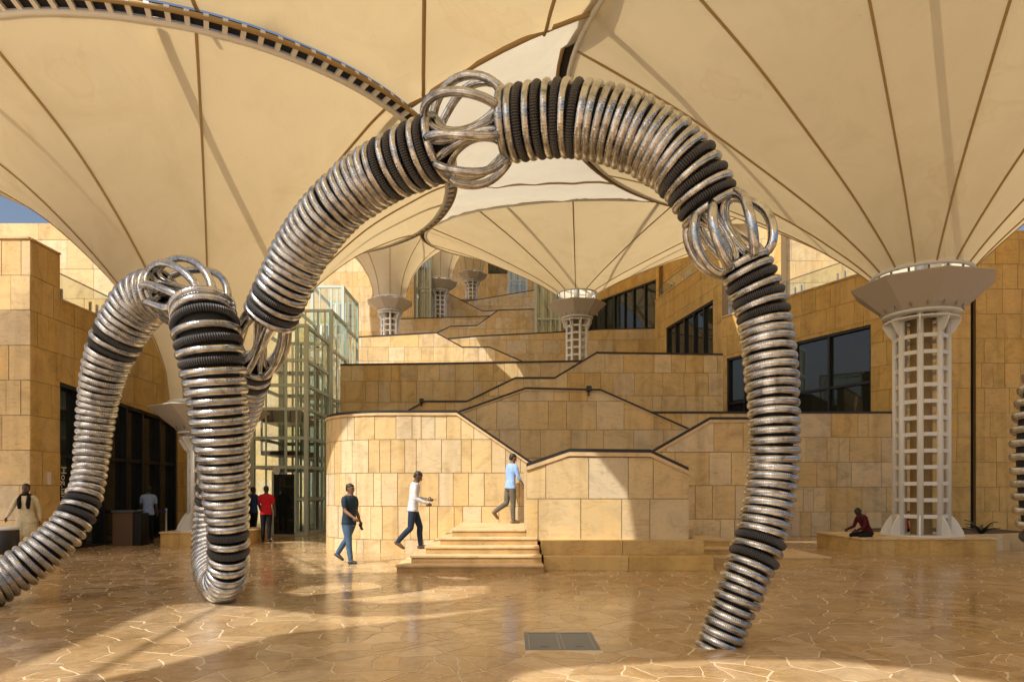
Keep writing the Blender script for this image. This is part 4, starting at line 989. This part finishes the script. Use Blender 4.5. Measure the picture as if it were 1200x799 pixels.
# ================================================================== PEOPLE
def ring_loft(mb, secs, n=14):
    "secs: (centre, side vec*rx, fwd vec*ry)"
    vs_ = []; fs = []
    for c, a, b in secs:
        for k in range(n):
            t = 2*math.pi*k/n; vs_.append(c+a*math.cos(t)+b*math.sin(t))
    m = len(secs)
    for i in range(m-1):
        for k in range(n): fs.append((i*n+k, i*n+(k+1) % n, (i+1)*n+(k+1) % n, (i+1)*n+k))
    fs.append(tuple(range(n))[::-1]); fs.append(tuple((m-1)*n+k for k in range(n)))
    mb.add(vs_, fs)
class Figure:
    def __init__(s): s.mb = MB(); s.samples = []
    def limb(s, pts, radii, lab, flat=1.0, side=Vector((1, 0, 0)), round_ends=True):
        pts = [Vector(p) for p in pts]; secs = []; C = catmull([(*p, r) for p, r in zip(pts, radii)], 4) if len(pts) > 2 else [tuple(pts[0])+(radii[0],), tuple(pts[1])+(radii[1],)]
        if round_ends:
            d0 = (Vector(C[0][:3])-Vector(C[1][:3])).normalized(); d1 = (Vector(C[-1][:3])-Vector(C[-2][:3])).normalized()
            C = [(*(Vector(C[0][:3])+d0*C[0][3]*.75), C[0][3]*.55)]+C+[(*(Vector(C[-1][:3])+d1*C[-1][3]*.75), C[-1][3]*.55)]
        for i, c in enumerate(C):
            p = Vector(c[:3]); d = (Vector(C[min(i+1, len(C)-1)][:3])-Vector(C[max(i-1, 0)][:3])).normalized()
            a = side-d*side.dot(d)
            if a.length < .1: a = Vector((0, 1, 0))-d*d.y
            a.normalize(); b = d.cross(a); secs.append((p, a*c[3], b*c[3]*flat)); 
        ring_loft(s.mb, secs)
        for (p, a, b), (p2, a2, b2) in zip(secs, secs[1:]):
            for k in range(3): s.samples.append((p.lerp(p2, k/3), (a.length+b.length)/2, lab))
    def loft(s, secs, lab):
        ring_loft(s.mb, secs, 18)
        for (p, a, b), (p2, a2, b2) in zip(secs, secs[1:]):
            for k in range(3):
                t = k/3; q = p.lerp(p2, t); A = a.lerp(a2, t); B = b.lerp(b2, t)
                s.samples.append((q, min(A.length, B.length), lab))
                e = A if A.length > B.length else B; ex = e.normalized()*(e.length-min(A.length, B.length))
                for f in (-1, -.5, .5, 1): s.samples.append((q+ex*f, min(A.length, B.length), lab))
    def ball(s, c, rx, ry, rz, lab, n=9):
        secs = []
        for i in range(n):
            t = -1+2*(i+.25)/(n-.5); w = math.sqrt(max(0, 1-t*t)); secs.append((Vector(c)+Vector((0, 0, rz*t)), Vector((rx*w, 0, 0)), Vector((0, ry*w, 0))))
        ring_loft(s.mb, secs)
        s.samples.append((Vector(c), (rx+ry+rz)/3, lab))
def person(label, loc, heading, H, legL, legR, armL, armR, cols, lean=0, head=(0, 0), sleeve='long', tunic=None, sit=False, fat=1.0, phone=None, scarf=None, beard=False, cap=None):
    """legs (thigh fwd deg, knee flex deg), arms (fwd, out, elbow flex) ; local +Y is forward, +X the figure's right"""
    f = Figure(); R = rad; S = H/1.75
    V3 = lambda x, y, z: Vector((x, y, z))
    pel = V3(0, 0, 0); ln = R(lean)
    up = V3(0, math.sin(ln), math.cos(ln)); fw = V3(0, math.cos(ln), -math.sin(ln)); sd = V3(1, 0, 0)
    T = 'shirt'; feet = []
    # torso
    tor = [(-.02, .155, .105), (.08, .150, .105), (.18, .148, .108), (.30, .165, .115), (.40, .180, .118), (.47, .175, .105), (.515, .12, .085), (.545, .065, .06)]
    f.loft([(up*(z+.02), sd*(a*fat), fw*(b*fat)) for z, a, b in tor], T)
    if tunic is None:
        f.loft([(up*z, sd*(a*fat), fw*(b*fat)) for z, a, b in ((-.10, .168, .122), (-.02, .166, .120), (.08, .158, .114), (.14, .15, .108))], T)     # shirt tail
        f.loft([(V3(0, 0, z), sd*a*fat, V3(0, 1, 0)*b*fat) for z, a, b in ((-.14, .150, .108), (-.06, .158, .115), (.02, .150, .108))], 'trousers')
    else:
        f.loft([(V3(0, -.01, z), sd*a, V3(0, 1, 0)*b) for z, a, b in ((-.42, .25, .20), (-.30, .225, .18), (-.15, .195, .15), (.0, .175, .13), (.12, .165, .12))], T)
    nk = up*.55; hd_d = V3(math.sin(R(head[1]))*.0, math.sin(ln+R(head[0])*.7), math.cos(ln+R(head[0])*.7))
    f.limb([up*.51, nk+hd_d*.05], [.058, .055], 'skin')
    hc = nk+hd_d*.135; yaw = R(head[1])
    hm = Matrix.Translation(hc) @ Matrix.Rotation(-yaw, 4, 'Z') @ Matrix.Rotation(-(ln+R(head[0])), 4, 'X')
    # head as a loft of sections (chin to crown), nose and ears
    hs = [(-.118, .028, .030, .052), (-.105, .045, .050, .040), (-.075, .060, .072, .020), (-.03, .070, .088, .004), (.02, .076, .096, -.004), (.06, .075, .094, -.008), (.09, .062, .078, -.010), (.108, .038, .048, -.010)]
    secs = [(hm @ V3(0, oy, z), (hm.to_3x3() @ V3(a, 0, 0)), (hm.to_3x3() @ V3(0, b, 0))) for z, a, b, oy in hs]
    ring_loft(f.mb, secs, 16)
    for p, a, b in secs: f.samples.append((p, (a.length+b.length)/2, 'skin'))
    f.limb([hm @ V3(0, .088, .012), hm @ V3(0, .112, -.022)], [.010, .015], 'skin')
    for sx_ in (-1, 1): f.limb([hm @ V3(sx_*.076, -.006, .02), hm @ V3(sx_*.076, 0, -.028)], [.014, .010], 'skin')
    f.limb([hm @ V3(-.022, .084, -.058), hm @ V3(.022, .084, -.058)], [.009, .009], 'skin')
    if sit is False or sit: pass
    # legs
    for sx_, (th, kn) in ((-1, legL), (1, legR)):
        hip = V3(sx_*.085*fat, 0, -.05); sp_ = .10 if sit else 0
        d1 = V3(sx_*(.02+sp_*2), math.sin(R(th)), -math.cos(R(th))).normalized(); knee = hip+d1*.43
        d2 = V3(-sx_*sp_*1.5, math.sin(R(th-kn)), -math.cos(R(th-kn))).normalized(); ank = knee+d2*.42
        wide = 1.35 if tunic else 1.0
        f.limb([hip, hip+d1*.2, knee], [.096*fat*wide, .086*fat*wide, .068*wide], 'trousers')
        f.limb([knee, knee+d2*.14+V3(0, -.012, 0), ank-d2*.035], [.068*wide, .066*wide, .056*wide], 'trousers')
        fd = V3(sx_*.12, math.cos(R(max(-65, (th-kn)*.75))), math.sin(R(max(-65, (th-kn)*.75)))).normalized()
        if sit: fd = V3(sx_*.1, 1, -.2).normalized()
        heel = ank+V3(0, 0, -.035)-fd*.045; toe = ank+V3(0, 0, -.045)+fd*.165
        f.limb([heel, ank+V3(0, 0, -.03)+fd*.05, toe], [.042, .046, .034], 'shoe', side=V3(1, 0, 0)); feet.append(min(heel.z, toe.z)-.042)
        f.limb([ank-d2*.02, ank+V3(0, 0, -.02)], [.043, .045], 'shoe')
    # arms and hands
    hands = []
    for sx_, (fwd, out, el) in ((-1, armL), (1, armR)):
        sh_ = up*.475+sd*sx_*.175*fat
        a_ = R(fwd)+ln
        d1 = V3(sx_*math.sin(R(out)), math.sin(a_)*math.cos(R(out)), -math.cos(a_)*math.cos(R(out))).normalized(); elb = sh_+d1*.285
        d2 = V3(sx_*math.sin(R(out))*.4-sx_*.12*(el > 40), math.sin(a_+R(el)), -math.cos(a_+R(el))).normalized(); wr_ = elb+d2*.245
        f.limb([sh_-sd*sx_*.03, sh_+d1*.07, sh_+d1*.17], [.066, .062, .056], 'sleeve')
        if sleeve == 'short':
            f.limb([sh_+d1*.15, elb], [.046, .040], 'skin'); f.limb([elb, elb+d2*.1, wr_], [.040, .039, .027], 'skin')
        elif sleeve == 'rolled':
            f.limb([sh_+d1*.15, elb, elb+d2*.06], [.055, .047, .048], 'sleeve'); f.limb([elb+d2*.04, wr_], [.038, .027], 'skin')
        else:
            f.limb([sh_+d1*.15, elb], [.055, .047], 'sleeve'); f.limb([elb, wr_-d2*.01], [.047, .036], 'sleeve'); f.limb([wr_-d2*.03, wr_], [.029, .027], 'skin')
        # palm, four fingers, thumb
        pn = d2.cross(V3(sx_, 0, 0)); 
        if pn.length < .1: pn = V3(0, 1, 0)
        pn.normalize(); wd = pn.cross(d2).normalized(); pe = wr_+d2*.085
        f.limb([wr_, wr_+d2*.05, pe], [.028, .038, .036], 'skin', flat=.5, side=pn)
        curl = .35
        inw = V3(-sx_, 0, 0)-d2*V3(-sx_, 0, 0).dot(d2); inw = inw.normalized() if inw.length > .1 else wd
        for q, ll in enumerate((.068, .078, .074, .058)):
            o_ = pn*((q-1.5)*-.019); b_ = pe+o_; m_ = b_+(d2+inw*curl).normalized()*ll*.55; e_ = m_+(d2*.6+inw*curl*2).normalized()*ll*.5
            f.limb([b_-d2*.02, m_, e_], [.0105, .010, .0085], 'skin')
        tb = wr_+d2*.03+pn*.028; f.limb([tb, tb+(d2*.7+pn*.8+inw*.3).normalized()*.035, tb+(d2+pn*.5+inw*.4).normalized()*.066], [.014, .012, .010], 'skin')
        hands.append((pe+inw*.02, d2, inw, pn))
    me = f.mb.mesh('person_raw'); tmp = bpy.data.objects.new('tmp', me); COL.objects.link(tmp)
    md = tmp.modifiers.new('r', 'REMESH'); md.mode = 'VOXEL'; md.voxel_size = .0105; md.use_smooth_shade = True
    sm = tmp.modifiers.new('s', 'SMOOTH'); sm.factor = .5; sm.iterations = 3
    dg = bpy.context.evaluated_depsgraph_get(); dg.update(); bm_ = bpy.data.meshes.new_from_object(tmp.evaluated_get(dg)); bpy.data.objects.remove(tmp)
    labs = ['skin', 'shirt', 'trousers', 'shoe']
    from mathutils.kdtree import KDTree
    groups = {}
    for p, r, lb in f.samples: groups.setdefault(lb, []).append((p, r))
    kds = {}
    for lb, ls in groups.items():
        kd = KDTree(len(ls))
        for i, (p, r) in enumerate(ls): kd.insert(p, i)
        kd.balance(); kds[lb] = (kd, ls)
    hem = -.095 if tunic is None else -.43; shoe_top = 0; mi = []
    for pol in bm_.polygons:
        c = pol.center; best = None; bl = 0
        for lb, (kd, ls) in kds.items():
            hh = c.dot(up)
            if lb == 'trousers' and not sit and hh > (hem if abs(c.x) < .25 else 9): continue
            if lb == 'sleeve' and (hh > .535 or abs(c.x) < .10): continue
            if lb == 'shirt' and (hh < (hem if not sit else -.05) or hh > .545): continue
            if lb == 'shoe' and c.z > -.55 and not sit and min(legL[1], legR[1]) > -1 and c.z > shoe_top: continue
            if lb == 'skin' and hh < .535 and abs(c.x) < .11 and hh > hem and c.dot(fw) < .10 and c.dot(fw) > -.12: continue
            for (co, i, dist) in kd.find_n(c, 4):
                v = dist/ls[i][1]
                if best is None or v < best: best = v; bl = labs.index('shirt' if lb == 'sleeve' else lb)
        mi.append(bl)
    bm_.polygons.foreach_set('material_index', mi); bm_.polygons.foreach_set('use_smooth', [True]*len(mi))
    z0 = min(v.co.z for v in bm_.vertices)
    base_z = -z0
    if sit: base_z = .14
    root = thing('person', label, 'person', loc, heading); root.scale = (S, S, S)
    def under(o): o.location = (0, 0, base_z); return o
    for k in labs: bm_.materials.append(cols[k])
    under(link('body', bm_, root, ()))
    # hair cap hugging the skull
    def cap_mesh(z0_, grow, front):
        mb = MB(); secs2 = []
        for z, a, b, oy in [(-.058, .050, .042, -.048), (-.02, .069, .066, -.036), (.02, .0795, .084, -.022), (.045, .081, .090, -.017), (.075, .077, .093, -.012), (.10, .061, .072, -.012), (.118, .034, .040, -.012), (.126, .008, .010, -.012)]:
            a += grow-.008; b += grow-.008
            if z < z0_: continue
            secs2.append((hm @ V3(0, oy, z), hm.to_3x3() @ V3(a, 0, 0), hm.to_3x3() @ V3(0, b, 0)))
        ring_loft(mb, secs2, 18); m2 = mb.mesh('hair'); 
        for pp in m2.polygons: pp.use_smooth = True
        return m2
    under(link('hair', cap_mesh(-.07, .008, .026), root, cols.get('hair')))
    if cap: under(link('cap', cap_mesh(.03, .016, .0), root, cap))
    # eyes and brows
    mb = MB()
    for sx_ in (-1, 1):
        e = hm @ V3(sx_*.030, .083, .012); mb.lathe([(0, -.006), (.011, -.002), (.011, .002), (0, .006)], e, 8)
        b_ = hm @ V3(sx_*.030, .087, .032); mb.box(b_-V3(.018, .006, .004), b_+V3(.018, .006, .004))
    under(link('eyes', mb.mesh('eyes'), root, cols['hair']))
    if beard:
        mb = MB(); secs2 = [(hm @ V3(0, oy+.004, z), hm.to_3x3() @ V3(a+.006, 0, 0), hm.to_3x3() @ V3(0, b+.006, 0)) for z, a, b, oy in ((-.125, .030, .032, .052), (-.105, .047, .052, .042), (-.08, .060, .070, .024), (-.062, .062, .072, .014))]
        ring_loft(mb, secs2, 16); under(link('beard', mb.mesh('beard'), root, cols['hair']))
    if scarf:
        mb = MB(); mb.tube([V3(.09*math.cos(t), .01+.085*math.sin(t), .53+.02*math.sin(t)) for t in [k*math.pi/8 for k in range(16)]], .035, 8, closed=True)
        for sx_ in (-1, 1): mb.tube([V3(sx_*.08, .07, .52), V3(sx_*.10, .125, .44), V3(sx_*.09, .135, .32), V3(sx_*.09, .13, .22)], [.04, .045, .045, .03], 8)
        under(link('scarf', mb.mesh('scarf'), root, scarf))
    if phone is not None:
        pe, d2, inw, pn = hands[phone]
        ph = link('phone', phone_mesh(), None, M['black']); tag(ph, 'dark phone held in the hand of the '+label.split(' ')[1]+' '+label.split(' ')[2]+' '+label.split(' ')[3] if False else PHONE_LABEL.pop(0), 'phone')
        x = (d2*.9+V3(0, 0, .25)).normalized(); y = V3(1, 0, 0)-x*x.x; y.normalize(); z = x.cross(y)
        rot = Matrix((y, x, z)).transposed().to_4x4()
        ph.matrix_basis = world_m(root) @ Matrix.Translation(V3(0, 0, base_z)+pe+d2*.05+inw*.012) @ rot
    return root
def phone_mesh():
    mb = MB(); mb.box((-.037, -.075, -.006), (.037, .075, .006)); return mb.mesh('phone')
PHONE_LABEL = ['dark phone held low by the man in the dark shirt', 'dark phone the man in the white shirt is reading']
def cset(skin, shirt, trousers, shoe, hair=(.012, .010, .009)):
    i = len(bpy.data.materials)
    return dict(skin=mat('skin_%d' % i, skin, .5, 0, .4), shirt=cloth('shirt_%d' % i, shirt), trousers=cloth('trousers_%d' % i, trousers), shoe=mat('shoe_%d' % i, shoe, .5), hair=mat('hair_%d' % i, hair, .55))
sk = (.20, .105, .06)
def face(dx, dy): return math.atan2(-dx, dy)      # heading that turns local +Y to (dx,dy)
person('man in a dark blue shirt and blue jeans walking past the curved wall', (Xp(409, 15.0), 15.0, 0), face(.85, -.45), 1.74, (-22, 18), (12, 5), (-6, 10, 25), (14, 8, 42), cset(sk, (.022, .04, .06), (.075, .13, .22), (.02, .018, .018)), lean=2, head=(6, -8), sleeve='short', fat=1.12, phone=0)
person('man in a white shirt and navy jeans climbing the steps reading a phone', (Xp(484, 15.1), 15.1, .312), face(1, .05), 1.73, (20, 18), (-6, 38), (-4, 4, 82), (-2, 4, 62), cset((.13, .068, .042), (.62, .63, .68), (.022, .035, .07), (.10, .055, .03)), lean=6, head=(24, 0), phone=0)
person('man in a light blue shirt and grey trousers on the landing, seen from behind', (Xp(598, 17.3), 17.3, .782), face(.8, .5), 1.74, (-8, 52), (4, 4), (-4, 8, 16), (8, 8, 22), cset(sk, (.28, .44, .78), (.13, .115, .09), (.20, .11, .05)), lean=5, head=(12, 6), sleeve='rolled')
person('man in a cream tunic with a dark scarf walking by the corner block', (Xp(31, 16.2), 16.2, 0), face(.2, -1), 1.78, (-24, 18), (22, 10), (-18, 12, 14), (22, 14, 18), cset((.13, .07, .045), (.62, .54, .36), (.60, .52, .34), (.03, .02, .015)), lean=2, tunic=True, scarf=cloth('scarf_black', (.012, .010, .010)), beard=True)
person('man in a pale blue shirt and dark trousers standing at the entrance barrier', (Xp(174, 20.9), 20.9, 0), face(-.35, 1), 1.72, (3, 2), (-3, 2), (18, 10, 40), (4, 8, 14), cset((.10, .05, .03), (.27, .36, .55), (.012, .012, .016), (.01, .01, .01)), sleeve='short')
person('man in a red shirt and black trousers waiting by the glass lift', (Xp(312, 21.3), 21.3, 0), face(-.1, 1), 1.72, (3, 4), (-3, 2), (16, 10, 50), (2, 9, 14), cset((.08, .04, .025), (.46, .012, .02), (.010, .010, .012), (.01, .01, .01)), sleeve='short', fat=1.08)
person('man in a blue shirt and dark trousers half hidden beside the man in red', (Xp(297, 23.0), 23.0, 0), face(.4, 1), 1.70, (2, 2), (-4, 3), (10, 8, 30), (4, 9, 16), cset((.08, .04, .025), (.03, .06, .17), (.012, .012, .014), (.01, .01, .01)))
person('person in a dark red top sitting hunched on the column plinth', (9.12, 17.5, .43), face(-1, -.25), 1.52, (80, 125), (84, 130), (-8, 6, 50), (-6, 6, 52), cset((.05, .025, .018), (.075, .010, .012), (.012, .012, .016), (.02, .018, .015)), lean=26, head=(26, 0), sit=True)
person('person in a bright red top sitting behind the white lattice column', (11.1, 19.35, .43), face(.3, 1), 1.60, (80, 100), (84, 100), (30, 8, 60), (30, 8, 60), cset((.08, .04, .025), (.40, .012, .02), (.012, .012, .016), (.02, .018, .015)), lean=12, head=(16, 0), sit=True)
